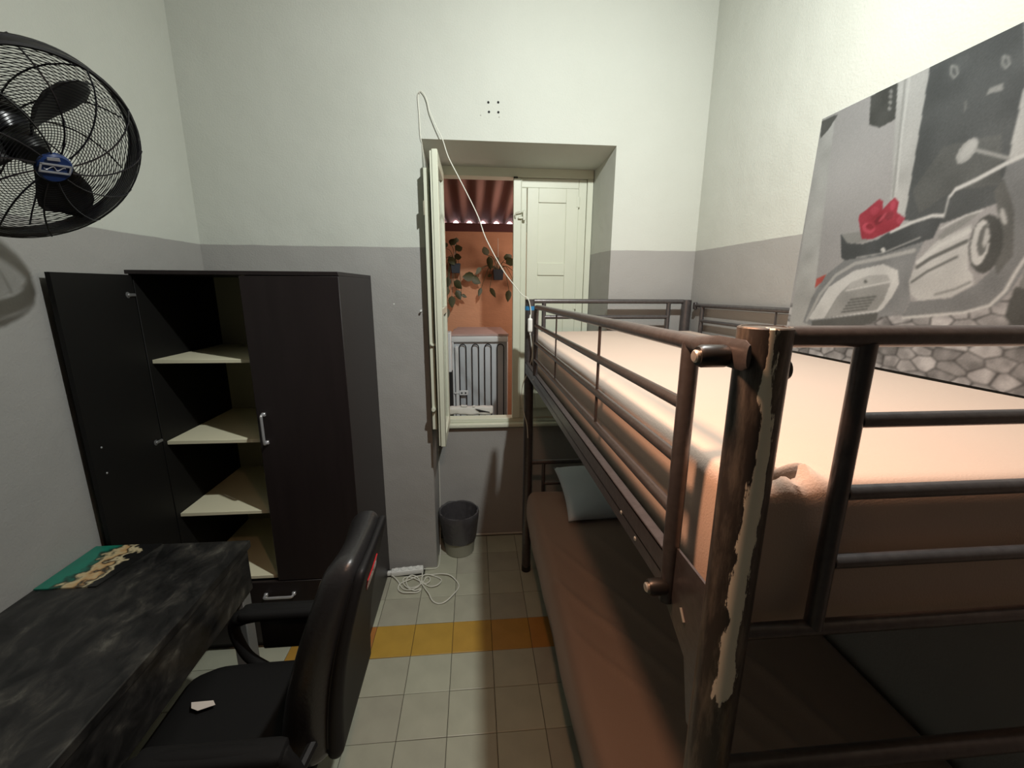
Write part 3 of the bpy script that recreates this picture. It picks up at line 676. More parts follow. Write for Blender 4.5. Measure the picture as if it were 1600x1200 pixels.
# blades
for k in range(3):
    t0 = .95 + .62 + 2 * PI * k / 3
    prof = [(.030, -.26, .26), (.060, -.32, .44), (.100, -.26, .54), (.140, -.14, .60), (.170, .0, .60), (.190, .14, .54), (.199, .30, .42)]
    v = []; f = []; m_ = 7
    for (r, a0, a1) in prof:
        for j in range(m_):
            s_ = j / (m_ - 1); a = a0 + (a1 - a0) * s_
            v.append(fp(r, t0 + a, -.004 + (s_ - .5) * -.050 * (.6 + r * 2)))
    for i in range(len(prof) - 1):
        for j in range(m_ - 1): f.append((i * m_ + j, i * m_ + j + 1, (i + 1) * m_ + j + 1, (i + 1) * m_ + j))
    o_ = B().add(v, f).build('blade', M_FANBLADE, fan); s_ = o_.modifiers.new('thickness', 'SOLIDIFY'); s_.thickness = .0025
B().lathe([(.0, .028), (.022, .026), (.034, .012), (.036, -.022), (.020, -.024)], FC, fa, 24, cap=False).build('hub', M_FANBLADE, fan)
B().lathe([(.010, -.02), (.040, -.055), (.058, -.075), (.062, -.12), (.052, -.155), (.025, -.17)], FC, fa, 28).build('motor', M_BLACK, fan)
mb = FC - fa * .12
B().tube(smooth_path([mb, mb + Vector((-.03, .02, -.06)), Vector((-1.26, mb.y + .03, mb.z - .10)), Vector((-1.39, mb.y + .03, mb.z - .10))], 5), .014, 10)\
    .box(-1.404, -1.388, mb.y - .02, mb.y + .08, mb.z - .19, mb.z + .01, c=.004).build('wall_bracket', M_BLACK, fan)

# ------------------------------------------------------------------ bunk bed
BXL, BXR, BYF, BYN = .308, 1.205, 2.357, .427
LB = BYF - BYN
def zz(z, y): return z * (0.987 + 0.013 * (BYF - y) / LB)        # the frame stands slightly higher at the near end
bed = thing('bunk_bed', 'dark brown metal bunk bed with worn paint along the right wall', 'bed', ((BXL + BXR) / 2, (BYF + BYN) / 2, 0))
def bt(name, pts, r, parent=bed, m_=M_BED, seg=14, label=None, tilt=True):
    return B().tube([(p[0], p[1], zz(p[2], p[1]) if tilt else p[2]) for p in pts], r, seg).build(name, m_, parent, label=label)
RP = .027
for (x, y, lab) in ((BXL, BYN, 'near left post with pale flaked paint'), (BXR, BYN, None), (BXL, BYF, None), (BXR, BYF, None)):
    top = zz(1.713, y)
    prof = [(RP, .012), (RP, top - .0015), (RP - .0015, top), (RP - .004, top), (RP - .004, top - .0008), (.0005, top - .0008)]
    p_ = B().lathe(prof, (x, y, 0), seg=40, cap=False).build('post', M_POST if lab else M_BED, bed, label=lab)
    B().lathe([(RP + .002, 0), (RP + .002, .035), (RP, .037)], (x, y, 0), seg=24).build('foot_cap', M_CAP, p_)
# end frames
for y in (BYN, BYF):
    sgn = 1 if y == BYN else -1
    if y == BYN:
        bt('end_rail', [(BXL + .02, y, 1.702), (BXR - .02, y, 1.702)], .0118)
        for x in (.428, 1.085): bt('upright', [(x, y, 1.695), (x, y, 1.330)], .0108)
        for z in (1.606, 1.516, 1.423): bt('end_rail', [(.436, y, z), (1.08, y, z)], .0090)
        bt('end_rail', [(BXL + .02, y, 1.328), (BXR - .02, y, 1.328)], .0098)
    else:
        bt('end_rail', [(BXL + .02, y, 1.703), (BXR - .02, y, 1.703)], .0125)
        for x in (.386, 1.10): bt('upright', [(x, y, 1.695), (x, y, 1.330)], .0120)
        for z in (1.615, 1.516, 1.423): bt('end_rail', [(.39, y, z), (1.10, y, z)], .0110)
        bt('end_rail', [(BXL + .02, y, 1.328), (BXR - .02, y, 1.328)], .0110)
    # lower bed end frame
    zt2 = 1.105 if y == BYN else .742
    bt('end_rail', [(BXL + .02, y, zt2), (BXR - .02, y, zt2)], .014)
    bt('end_rail', [(BXL + .02, y, .40), (BXR - .02, y, .40)], .014)
    for x in (.405, 1.10): bt('upright', [(x, y, zt2), (x, y, .40)], .011)
    if y == BYF: bt('end_rail', [(.405, y, .60), (1.10, y, .60)], .010)
# side rails (angle section) for both beds
def side_rail(x, z0, z1, sg, name='side_rail'):
    ya, yb = BYN + .115, BYF - .03; t = .0025; b = B()
    v = [(x, ya, zz(z0, ya)), (x, ya, zz(z1, ya)), (x, yb, zz(z1, yb)), (x, yb, zz(z0, yb))]
    b.prism(v, (sg * t, 0, 0))
    v = [(x, ya, zz(z1, ya)), (x + sg * .045, ya, zz(z1, ya)), (x + sg * .045, yb, zz(z1, yb)), (x, yb, zz(z1, yb))]
    v2 = [(p[0], p[1], p[2] - .036) for p in v]
    b.prism([(x - sg * .0, ya, zz(z1, ya)), (x + sg * .020, ya, zz(z1, ya)), (x + sg * .020, yb, zz(z1, yb)), (x, yb, zz(z1, yb))], (0, 0, -.003))
    b.prism(v2, (0, 0, -.0025))
    return b.build(name, M_BED, bed, smooth=False)
sr1 = side_rail(.283, 1.302, 1.363, 1)
side_rail(BXR + .025, 1.302, 1.363, -1)
side_rail(.322, .262, .309, 1); side_rail(BXR + .012, .262, .309, -1)
for yy, zq in ((.735, 1.325), (.66, 1.315), (2.0, 1.33)):
    B().lathe([(.0045, 0), (.003, -.002), (.0005, -.0025)], (.283, yy, zz(zq, yy)), (1, 0, 0), 10).build('rivet', M_BOLT, sr1)
# gusset plates joining side rail to the near post
b = B().prism([(.288, .546, 1.385), (.288, .546, 1.285), (.288, .475, 1.245), (.288, .452, 1.16), (.288, .43, 1.16), (.288, .43, 1.385)], (.0035, 0, 0))
gp = b.build('gusset_plate', M_BED, bed, smooth=False)
B().tube([(.287, .494, 1.310), (.287, .482, 1.296)], .0022, 6).build('scratch', M_BOLT, gp)
# aisle-side guard rail, bent at the far end, flattened and bolted at the near end
GX = .285; gr_ = thing
def gz(z, y): return zz(z, y)
g = B(); pts = [(GX, 1.955, 1.36), (GX, 1.955, 1.60), (GX, 1.952, 1.655), (GX, 1.935, 1.677), (GX, 1.90, 1.684), (GX, 1.5, 1.684), (GX, .56, 1.684), (GX, .50, 1.683)]
pts = [(p[0], p[1], gz(p[2], p[1])) for p in pts]
pts = pts[:1] + smooth_path(pts[1:6], 4) + pts[6:]
g.tube(pts, .0112, 14)
# flattened tail
v = []; f = []; st = [(.515, .0112, .0112), (.485, .0075, .014), (.462, .0035, .0165), (.412, .0030, .0165), (.404, .0026, .012)]
for y, a, c_ in st:
    for k in range(14):
        t = 2 * PI * k / 14; v.append((GX + a * math.cos(t) - (.0 if y > .5 else .007), y, gz(1.684, y) + c_ * math.sin(t)))
for i in range(len(st) - 1):
    for k in range(14): f.append((i * 14 + k, i * 14 + (k + 1) % 14, (i + 1) * 14 + (k + 1) % 14, (i + 1) * 14 + k))
f.append(tuple(range(14))); f.append(tuple((len(st) - 1) * 14 + k for k in range(14)))
g.add(v, f)
gt = g.build('guard_rail', M_BED, bed, label='aisle-side guard rail with a flattened bolted end')
for z in (1.598, 1.518, 1.438):
    B().tube([(GX, 1.955, gz(z, 1.955)), (GX, .536, gz(z, .536))], .0088, 12).build('crossbar', M_BED, gt)
B().tube([(GX, .534, gz(1.684, .534)), (GX, .534, 1.375), (GX, .534, 1.29)], [.0118, .0118, .0105], 14).build('upright', M_BED, gt)
for y, r in ((1.465, .0028), (.946, .0036)):
    B().tube([(GX, y, gz(1.675, y)), (GX, y, gz(1.432, y))], r, 8).build('tie_rod', M_BED, gt)
def cap(p, dirx, L_, parent, steel=True):
    B().lathe([(.0105, 0), (.0125, .004), (.0125, L_ - .004), (.0105, L_)], p, (dirx, 0, 0), 20).build('bolt_cap', M_CAP, parent)
    if steel: B().lathe([(.0068, L_ - .001), (.0072, L_ + .003), (.0058, L_ + .0045), (.0005, L_ + .005)], p, (dirx, 0, 0), 20).build('bolt_head', M_BOLT, parent)
cap((.276, .438, zz(1.680, .438)), -1, .034, bed)
cap((.281, .530, zz(1.318, .53)), -1, .028, bed)
B().lathe([(.013, 0), (.0135, .008), (.011, .015), (.004, .018)], (BXL + RP - .002, BYN + .012, zz(1.664, BYN)), (1, -.15, 0), 20).build('bolt_cap', M_CAP, bed)
# wall-side guard rail
WX = 1.2435
B().tube([(WX, 2.335, zz(1.683, 2.33)), (WX, .45, zz(1.683, .45))], .0112, 12).build('guard_rail', M_BED, bed, label='wall-side guard rail running behind the picture')
B().tube([(WX, 2.25, zz(1.60, 2.25)), (WX, .55, zz(1.60, .55))], .0085, 10).build('guard_rail', M_BED, bed)
B().tube([(WX, 2.25, zz(1.683, 2.25)), (WX, 2.25, zz(1.345, 2.25))], .011, 10).build('upright', M_BED, bed)
B().tube([(WX, 1.67, zz(1.675, 1.67)), (WX, 1.67, zz(1.52, 1.67))], .004, 8).build('tie_rod', M_BED, bed)
B().box(WX - .012, WX + .004, 2.31, 2.335, zz(1.66, 2.3), zz(1.70, 2.3), c=.003).build('rail_bracket', M_BED, bed)
# slats under both mattresses
for z, x0, x1 in ((1.302, .296, 1.222), (.303, .326, 1.21)):
    for k in range(12):
        y = .62 + k * .145; B().box(x0, x1, y, y + .05, zz(z, y) - .004 - .004, zz(z, y) - .001 - .004).build('slat', M_BED, bed, smooth=False)
B().lathe([(RP + .0008, 0), (RP + .0008, .022)], (BXL, BYF, 1.632), seg=28, cap=False).build('tape', M_TAPE, bed, label='blue tape wound round the far left post')

# upper mattress
def wr(p, amp, f1): return mnoise.noise(Vector((p.x * f1, p.y * f1 * .6, p.z * f1))) * amp
def up_fn(p):
    q = Vector(p)
    top = max(0, min(1, (p.z - 1.42) / .08))
    q.z += wr(p, .005, 3.0) * top
    # tucked, bunched corner at the near left
    dx, dy = p.x - .36, p.y - .50; d = math.sqrt(dx * dx + dy * dy)
    if top > 0 and p.x < .62 and p.y < .62:
        e = math.exp(-((p.y - .475) / .028) ** 2) * math.exp(-((p.x - .40) / .05) ** 2)
        q.z += top * (.007 * e * math.sin(p.x * 130 + p.y * 60) + .009 * math.exp(-((p.y - .475 - (p.x - .40) * .10) / .008) ** 2) * (1 if .37 < p.x < .46 else 0) * (.5 + .5 * math.cos((p.x - .415) * 60)))
    if p.x < .34: q.x += -.004 * math.sin((p.z - 1.30) / .22 * PI) + wr(p, .0018, 7)
    if p.y < .47: q.y += -.003 * math.sin((p.z - 1.30) / .22 * PI) + wr(p, .0015, 7)
    return q
um = B().rbox(.322, 1.227, .449, 2.325, 1.303, 1.520, .018, 110, 150, 12, up_fn).build('mattress', M_SHEET)
tag(um, 'upper bunk mattress in a fitted peach sheet', 'mattress', 'mattresses of the bunk bed')
um['label'] = 'upper bunk mattress in a fitted peach sheet, brightly lit on top'
# crumpled fold of the sheet at the near left corner
def fold(pts, w_, h_):
    b = B(); n_ = len(pts); v = []; f = []; m_ = 9
    P = smooth_path(pts, 5)
    for i, p in enumerate(P):
        t = (P[min(i + 1, len(P) - 1)] - P[max(i - 1, 0)]); t.z = 0; t.normalize(); s_ = Vector((-t.y, t.x, 0)); e = math.sin(PI * i / (len(P) - 1)) ** .6
        for j in range(m_):
            u = j / (m_ - 1) * 2 - 1; v.append(p + s_ * u * w_ * (.35 + .65 * e) + Vector((0, 0, h_ * e * math.cos(u * PI / 2) ** .8 - .004)))
    for i in range(len(P) - 1):
        for j in range(m_ - 1): f.append((i * m_ + j, i * m_ + j + 1, (i + 1) * m_ + j + 1, (i + 1) * m_ + j))
    return b.add(v, f).build('sheet_fold', M_SHEET, um)
fold([(.352, .468, 1.519), (.372, .464, 1.5195), (.395, .470, 1.520), (.420, .480, 1.520), (.440, .485, 1.520)], .0065, .019)
fold([(.356, .490, 1.520), (.366, .480, 1.520), (.372, .468, 1.520)], .006, .016)
fold([(.378, .498, 1.520), (.386, .492, 1.520), (.398, .490, 1.520)], .005, .010)
fold([(.345, .480, 1.518), (.350, .470, 1.518), (.352, .458, 1.514)], .005, .009)

# lower mattress
def lo_fn(p):
    q = Vector(p); top = max(0, min(1, (p.z - .50) / .04))
    a = p.x * 1.0 + p.y * .55
    wv = 0
    for (c0, sx_, sg_, am) in ((.98, .62, .020, .010), (1.10, .50, .018, .009), (1.26, .42, .024, .010), (.86, .75, .016, .006)):
        dd_ = (p.x * 1.0 + (p.y - 1.0) * sx_ + .35 - c0 + .02 * mnoise.noise(Vector((p.y * 4, c0 * 9, 0))))
        wv += am * math.exp(-(dd_ / sg_) ** 2)
    fade = max(0, min(1, (1.95 - p.y) / .5))
    q.z += top * (wv * fade + wr(p, .010, 3.2))
    if p.x < .34: q.x += wr(p, .010, 6) - .010 * math.sin(max(0, min(1, (p.z - .33) / .24)) * PI)
    return q
lm = B().rbox(.306, 1.225, .460, 2.322, .308, .566, .040, 90, 150, 10, lo_fn).build('mattress', M_SHEET_SHADED)
tag(lm, 'lower bunk mattress under a creased peach sheet, shadow put into its darker colour', 'mattress', 'mattresses of the bunk bed')

# pillow propped against the far end of the lower bunk
def pillow(cx_, cy_, cz_, w_, l_, h_, tilt, rot):
    b = B(); n_ = 28; v = []; f = []
    R = Matrix.Rotation(rot, 3, 'Z') @ Matrix.Rotation(tilt, 3, 'X')
    for sd in (1, -1):
        for i in range(n_ + 1):
            for j in range(n_ + 1):
                u, w2 = i / n_ * 2 - 1, j / n_ * 2 - 1
                pin = .06 * (1 - u * u) * abs(w2) ** 3; pin2 = .06 * (1 - w2 * w2) * abs(u) ** 3
                x = u * w_ / 2 * (1 - pin2); y = w2 * l_ / 2 * (1 - pin)
                hh = h_ / 2 * max(0, (1 - abs(u) ** 2.6) * (1 - abs(w2) ** 2.6)) ** .55
                hh += .006 * mnoise.noise(Vector((u * 2.5, w2 * 2.5, sd))) * (1 - abs(u) ** 4) * (1 - abs(w2) ** 4)
                v.append(R @ Vector((x, y, sd * hh)) + Vector((cx_, cy_, cz_)))
    m_ = n_ + 1
    for sd in (0, 1):
        for i in range(n_):
            for j in range(n_):
                a = sd * m_ * m_ + i * m_ + j; f.append((a, a + 1, a + m_ + 1, a + m_))
    o_ = b.add(v, f).build('pillow', M_PILLOW)
    bm = bmesh.new(); bm.from_mesh(o_.data); bmesh.ops.remove_doubles(bm, verts=bm.verts[:], dist=.0008); bmesh.ops.recalc_face_normals(bm, faces=bm.faces[:]); bm.to_mesh(o_.data); bm.free()
    return o_
pl = pillow(.74, 2.120, .655, .56, .40, .13, .33, .03)
tag(pl, 'grey-blue pillow propped at the far end of the lower bunk', 'pillow')

# ------------------------------------------------------------------ picture leaning on the right wall
OPS = [('p',(178,180,178),[(-0.0029,2.3522),(0.0551,2.3441),(0.1188,1.5947),(0.0113,1.5836)]),('p',(85,87,85),[(-0.0042,2.3465),(0.0687,2.3433),(0.046,2.3171),(0.0306,2.3017),(0.0034,2.2853)]),('p',(80,82,80),[(0.1904,2.3508),(0.2784,2.3569),(0.293,2.2477),(0.2453,2.241),(0.2042,2.2638)]),('p',(150,152,150),[(0.2736,2.284),(0.2736,2.2813),(0.2724,2.2796),(0.27,2.2793),(0.267,2.2804),(0.264,2.2827),(0.2615,2.2857),(0.2601,2.2889),(0.26,2.2916),(0.2613,2.2932),(0.2636,2.2935),(0.2666,2.2924),(0.2697,2.2901),(0.2721,2.2871)]),('p',(150,152,150),[(0.2713,2.302),(0.2714,2.2994),(0.2701,2.2978),(0.2678,2.2975),(0.2648,2.2986),(0.2617,2.3009),(0.2592,2.304),(0.2578,2.3071),(0.2577,2.3098),(0.259,2.3114),(0.2614,2.3117),(0.2644,2.3105),(0.2674,2.3082),(0.2699,2.3052)]),('p',(150,152,150),[(0.2692,2.3183),(0.2693,2.3156),(0.2681,2.314),(0.2657,2.3138),(0.2627,2.3149),(0.2597,2.3173),(0.2572,2.3203),(0.2557,2.3235),(0.2556,2.3262),(0.2569,2.3278),(0.2593,2.328),(0.2623,2.3268),(0.2654,2.3245),(0.2678,2.3214)]),('p',(150,152,150),[(0.2674,2.3326),(0.2675,2.33),(0.2663,2.3284),(0.2639,2.3282),(0.2609,2.3294),(0.2578,2.3318),(0.2554,2.3348),(0.2539,2.338),(0.2538,2.3407),(0.2551,2.3423),(0.2575,2.3425),(0.2605,2.3412),(0.2636,2.3389),(0.266,2.3358)]),('p',(188,190,188),[(0.2772,2.354),(0.3683,2.3598),(0.3921,1.9624),(0.3398,1.9742)]),('l',(160,162,160),0.006,[(0.2992,2.3581),(0.3252,2.1461),(0.3382,2.0196)]),('l',(205,207,205),0.006,[(0.3129,2.3555),(0.3258,2.1889),(0.3459,2.0359)]),('p',(88,92,93),[(0.3692,2.3563),(0.5695,2.3722),(0.6704,1.9697),(0.4979,1.925),(0.3899,1.9487)]),('p',(100,103,102),[(0.4546,2.1254),(0.5856,2.1148),(0.6091,1.9964),(0.5014,2.0042),(0.4294,1.96),(0.3943,2.026)]),('p',(190,192,190),[(0.6087,2.2159),(0.6073,2.1747),(0.6102,2.1205),(0.6115,2.0519),(0.6526,2.0409)]),('l',(150,152,150),0.005,[(0.4287,2.3252),(0.4313,2.3093),(0.4429,2.2939),(0.4505,2.2995),(0.4425,2.3191),(0.4279,2.3286)]),('l',(150,152,150),0.005,[(0.5485,2.2921),(0.5509,2.2777),(0.5606,2.264),(0.5667,2.2693),(0.5598,2.2869),(0.5478,2.2951)]),('p',(150,152,150),[(0.532,2.2187),(0.5338,2.2326),(0.5641,2.2304),(0.5654,2.2151)]),('l',(130,132,130),0.004,[(0.4853,2.2209),(0.4894,2.1989)]),('p',(140,143,144),[(0.2102,1.8481),(0.3433,1.8571),(0.4643,1.8927),(0.448,1.8461),(0.4423,1.7755),(0.4581,1.7216),(0.4458,1.6808),(0.226,1.6498),(0.1235,1.6235),(0.0769,1.6316),(0.0969,1.7225),(0.144,1.8017)]),('l',(178,180,178),0.012,[(0.0939,1.6401),(0.1329,1.7347),(0.1859,1.8005),(0.2536,1.8354),(0.3419,1.8459),(0.4369,1.8609)]),('p',(208,210,208),[(0.1014,1.6477),(0.1638,1.7595),(0.2546,1.8129),(0.3529,1.8282),(0.4032,1.8074),(0.4153,1.7685),(0.4015,1.7294),(0.3826,1.6982),(0.3686,1.6858),(0.1149,1.644)]),('p',(160,162,160),[(0.1695,1.6524),(0.2075,1.7293),(0.252,1.776),(0.3089,1.7951),(0.3735,1.7972),(0.3898,1.7744),(0.3776,1.7173),(0.3607,1.6913)]),('p',(180,182,180),[(0.2379,1.7531),(0.252,1.776),(0.3089,1.7951),(0.3735,1.7972),(0.3872,1.7763)]),('l',(212,214,212),0.005,[(0.239,1.7489),(0.3893,1.7762)]),('p',(110,112,110),[(0.3113,1.7773),(0.3113,1.7747),(0.3099,1.7727),(0.3074,1.7715),(0.3043,1.7716),(0.3012,1.7727),(0.2987,1.7749),(0.2974,1.7775),(0.2974,1.7801),(0.2988,1.7821),(0.3013,1.7833),(0.3044,1.7832),(0.3074,1.782),(0.3099,1.7799)]),('l',(90,92,90),0.004,[(0.2618,1.72),(0.35,1.7321)]),('l',(90,92,90),0.004,[(0.2557,1.7097),(0.3448,1.7226)]),('l',(90,92,90),0.004,[(0.2495,1.6994),(0.3395,1.7129)]),('l',(90,92,90),0.004,[(0.2433,1.6889),(0.3341,1.7032)]),('l',(90,92,90),0.004,[(0.237,1.6783),(0.3287,1.6933)]),('p',(98,100,98),[(0.1162,1.6394),(0.3692,1.6839),(0.3688,1.6603),(0.3074,1.6309),(0.126,1.6143)]),('p',(180,88,80),[(0.1029,1.7572),(0.1034,1.7892),(0.1434,1.8039),(0.1326,1.7797)]),('p',(196,198,196),[(0.4432,1.7719),(0.4433,1.7934),(0.4531,1.8195),(0.4693,1.8531),(0.4973,1.8825),(0.5681,1.9123),(0.571,1.861),(0.5856,1.8037),(0.5971,1.7923),(0.6054,1.7655),(0.5593,1.7345),(0.4818,1.7223),(0.4553,1.7396)]),('l',(112,114,112),0.01,[(0.4563,1.8141),(0.4874,1.8366),(0.5651,1.8725)]),('l',(120,122,120),0.007,[(0.4502,1.7736),(0.4875,1.8025),(0.5521,1.8356)]),('l',(210,212,210),0.012,[(0.4544,1.8282),(0.5046,1.867),(0.5662,1.8972)]),('l',(150,152,150),0.006,[(0.5205,1.7406),(0.5652,1.7543),(0.5966,1.7719)]),('p',(132,135,136),[(0.6134,2.0445),(0.6508,2.0481),(0.706,1.8281),(0.6838,1.7504),(0.6606,1.7155),(0.6097,1.6973),(0.4468,1.6771),(0.4586,1.7198),(0.5602,1.7313),(0.6097,1.7655),(0.6385,1.803),(0.6407,1.8765),(0.6072,1.9682)]),('p',(105,107,105),[(0.5993,1.9842),(0.6121,2.0099),(0.6503,1.9322),(0.6697,1.8306),(0.6489,1.7877),(0.6308,1.8333),(0.6278,1.9071)]),('p',(80,82,80),[(0.6452,1.8498),(0.6428,1.8218),(0.634,1.8011),(0.6201,1.7919),(0.6039,1.7966),(0.5885,1.8147),(0.5774,1.8428),(0.5729,1.8748),(0.576,1.9039),(0.5859,1.924),(0.6003,1.9313),(0.6162,1.9249),(0.6306,1.9065),(0.6408,1.8799)]),('p',(195,197,195),[(0.617,1.86),(0.6165,1.8369),(0.6121,1.8193),(0.6046,1.8107),(0.5953,1.8132),(0.5862,1.8264),(0.5792,1.8477),(0.5757,1.8728),(0.5764,1.8964),(0.5812,1.9137),(0.5889,1.9213),(0.598,1.9181),(0.6068,1.9048),(0.6135,1.8841)]),('p',(110,112,110),[(0.6138,1.8677),(0.6131,1.8516),(0.6103,1.8394),(0.6058,1.8335),(0.6006,1.8352),(0.5957,1.8442),(0.592,1.8588),(0.5904,1.8759),(0.5912,1.8921),(0.5941,1.9042),(0.5986,1.9097),(0.6038,1.9077),(0.6086,1.8987),(0.6122,1.8844)]),('p',(185,187,185),[(0.612,1.8753),(0.6118,1.8654),(0.6104,1.8578),(0.6082,1.8541),(0.6056,1.855),(0.6031,1.8603),(0.6013,1.869),(0.6004,1.8794),(0.6007,1.8894),(0.6021,1.8969),(0.6043,1.9005),(0.6069,1.8995),(0.6094,1.8942),(0.6112,1.8855)]),('p',(185,187,185),[(0.6381,1.9212),(0.6411,1.9121),(0.6423,1.9048),(0.6415,1.9006),(0.6388,1.9004),(0.6347,1.9042),(0.6301,1.9115),(0.6258,1.9206),(0.6228,1.9298),(0.6215,1.9373),(0.6224,1.9414),(0.6252,1.9415),(0.6293,1.9375),(0.6339,1.9303)]),('l',(205,207,205),0.008,[(0.7017,1.845),(0.6825,1.7897),(0.6725,1.7503),(0.6497,1.7165),(0.5981,1.6967),(0.4477,1.6735)]),('p',(125,127,125),[(0.6942,1.7577),(0.706,1.8281),(0.7236,1.7577),(0.7046,1.7405)]),('p',(80,82,80),[(0.6843,1.7135),(0.6898,1.7606),(0.7254,1.7507),(0.7465,1.6667),(0.7084,1.6675),(0.6862,1.6911)]),('p',(84,88,90),[(0.1743,1.9344),(0.2113,1.9017),(0.2667,1.8944),(0.3163,1.903),(0.3478,1.92),(0.4665,1.9509),(0.4952,1.9416),(0.4823,1.8891),(0.3433,1.8571),(0.2102,1.8481),(0.1947,1.8574)]),('p',(150,152,150),[(0.1743,1.9344),(0.2566,1.9328),(0.283,1.9026),(0.2367,1.8992),(0.2055,1.9043)]),('l',(208,210,208),0.01,[(0.3557,1.9209),(0.4166,1.9397),(0.4669,1.9492),(0.4944,1.9449)]),('l',(180,182,180),0.004,[(0.2536,1.8536),(0.3422,1.861),(0.4463,1.8946)]),('p',(215,217,215),[(0.3494,1.8698),(0.3496,1.8665),(0.3482,1.864),(0.3455,1.8628),(0.3422,1.8631),(0.3387,1.8648),(0.3359,1.8676),(0.3343,1.871),(0.3342,1.8743),(0.3356,1.8768),(0.3383,1.8781),(0.3416,1.8778),(0.345,1.876),(0.3478,1.8732)]),('p',(150,152,150),[(0.4922,1.8897),(0.5096,1.9105),(0.5689,1.9425),(0.5862,1.9457),(0.5642,1.922),(0.504,1.8818)]),('l',(205,207,205),0.005,[(0.4963,1.9122),(0.5488,1.9366),(0.5841,1.9431)]),('l',(208,210,208),0.011,[(0.6494,2.0538),(0.6125,2.0434),(0.5549,2.0201),(0.5115,2.0068)]),('l',(205,207,205),0.008,[(0.5123,2.0097),(0.5015,1.9916)]),('l',(200,202,200),0.004,[(0.499,1.9952),(0.4973,1.9396)]),('p',(172,174,172),[(0.5326,2.1211),(0.538,2.1124),(0.5392,2.1006),(0.5361,2.088),(0.5291,2.077),(0.5196,2.0697),(0.5094,2.0677),(0.5005,2.0715),(0.4948,2.0804),(0.4936,2.0927),(0.497,2.1058),(0.5044,2.1168),(0.5141,2.1237),(0.5242,2.1252)]),('p',(185,187,185),[(0.53,2.1165),(0.5332,2.1106),(0.5335,2.1022),(0.5307,2.093),(0.5254,2.0846),(0.5185,2.0788),(0.5115,2.0767),(0.5057,2.0788),(0.5023,2.0848),(0.5021,2.0935),(0.5051,2.1029),(0.5106,2.1113),(0.5175,2.1169),(0.5244,2.1187)]),('l',(165,167,165),0.008,[(0.538,2.0922),(0.6125,2.053)]),('p',(160,52,70),[(0.2605,1.9088),(0.2347,1.9711),(0.2348,1.9888),(0.2573,2.0007),(0.2932,2.0245),(0.3081,2.0162),(0.3125,1.9914),(0.3326,2.0098),(0.3445,2.0184),(0.3599,2.0048),(0.3619,1.9743),(0.3905,1.9539),(0.3766,1.9328),(0.3435,1.9205),(0.3017,1.9083)]),('p',(190,80,98),[(0.3003,1.939),(0.3001,1.9316),(0.2953,1.9262),(0.287,1.9239),(0.2766,1.9251),(0.2662,1.9297),(0.2578,1.9368),(0.2534,1.945),(0.2537,1.9526),(0.2587,1.958),(0.2674,1.9602),(0.2779,1.9587),(0.2881,1.954),(0.296,1.9469)]),('p',(150,45,62),[(0.2947,1.9435),(0.2945,1.9394),(0.2915,1.9365),(0.2865,1.9352),(0.2803,1.936),(0.2741,1.9387),(0.2693,1.9426),(0.2667,1.9472),(0.267,1.9513),(0.27,1.9543),(0.2752,1.9554),(0.2814,1.9546),(0.2875,1.9519),(0.2922,1.948)]),('p',(178,70,88),[(0.2989,1.9828),(0.294,1.9793),(0.2875,1.9783),(0.2807,1.98),(0.2751,1.9842),(0.2717,1.9899),(0.2712,1.9961),(0.2738,2.0014),(0.2789,2.0049),(0.2854,2.0057),(0.2921,2.0039),(0.2976,1.9997),(0.3009,1.9941),(0.3013,1.9881)]),('p',(135,38,55),[(0.3179,1.9531),(0.3128,1.9488),(0.3067,1.9468),(0.3007,1.9476),(0.2961,1.9509),(0.2938,1.9562),(0.2943,1.9623),(0.2974,1.9681),(0.3026,1.9724),(0.3087,1.9742),(0.3146,1.9734),(0.3191,1.9701),(0.3213,1.9649),(0.3209,1.9589)]),('p',(182,72,92),[(0.3526,1.993),(0.3509,1.9877),(0.3478,1.9842),(0.3439,1.9832),(0.3401,1.985),(0.337,1.9891),(0.3353,1.9948),(0.3354,2.001),(0.3372,2.0063),(0.3403,2.0097),(0.3442,2.0106),(0.348,2.0089),(0.351,2.0047),(0.3526,1.9991)]),('p',(140,45,60),[(0.3489,1.9615),(0.3445,1.9579),(0.3391,1.9564),(0.3336,1.9574),(0.3292,1.9607),(0.3268,1.9656),(0.3268,1.9712),(0.3294,1.9762),(0.3338,1.9798),(0.3393,1.9812),(0.3447,1.9801),(0.349,1.9768),(0.3514,1.972),(0.3513,1.9665)]),('p',(176,72,90),[(0.3851,1.9437),(0.3814,1.9407),(0.3766,1.9396),(0.3715,1.9407),(0.3674,1.9439),(0.3649,1.9484),(0.3646,1.9534),(0.3665,1.9578),(0.3703,1.9609),(0.3752,1.9619),(0.3802,1.9606),(0.3843,1.9575),(0.3867,1.953),(0.387,1.9481)]),('p',(185,85,100),[(0.3225,1.9653),(0.3177,1.9601),(0.3129,1.9565),(0.3093,1.9552),(0.3075,1.9565),(0.3078,1.9602),(0.3104,1.9655),(0.3145,1.9713),(0.3194,1.9765),(0.324,1.98),(0.3276,1.9812),(0.3293,1.9798),(0.329,1.9762),(0.3265,1.9711)])]
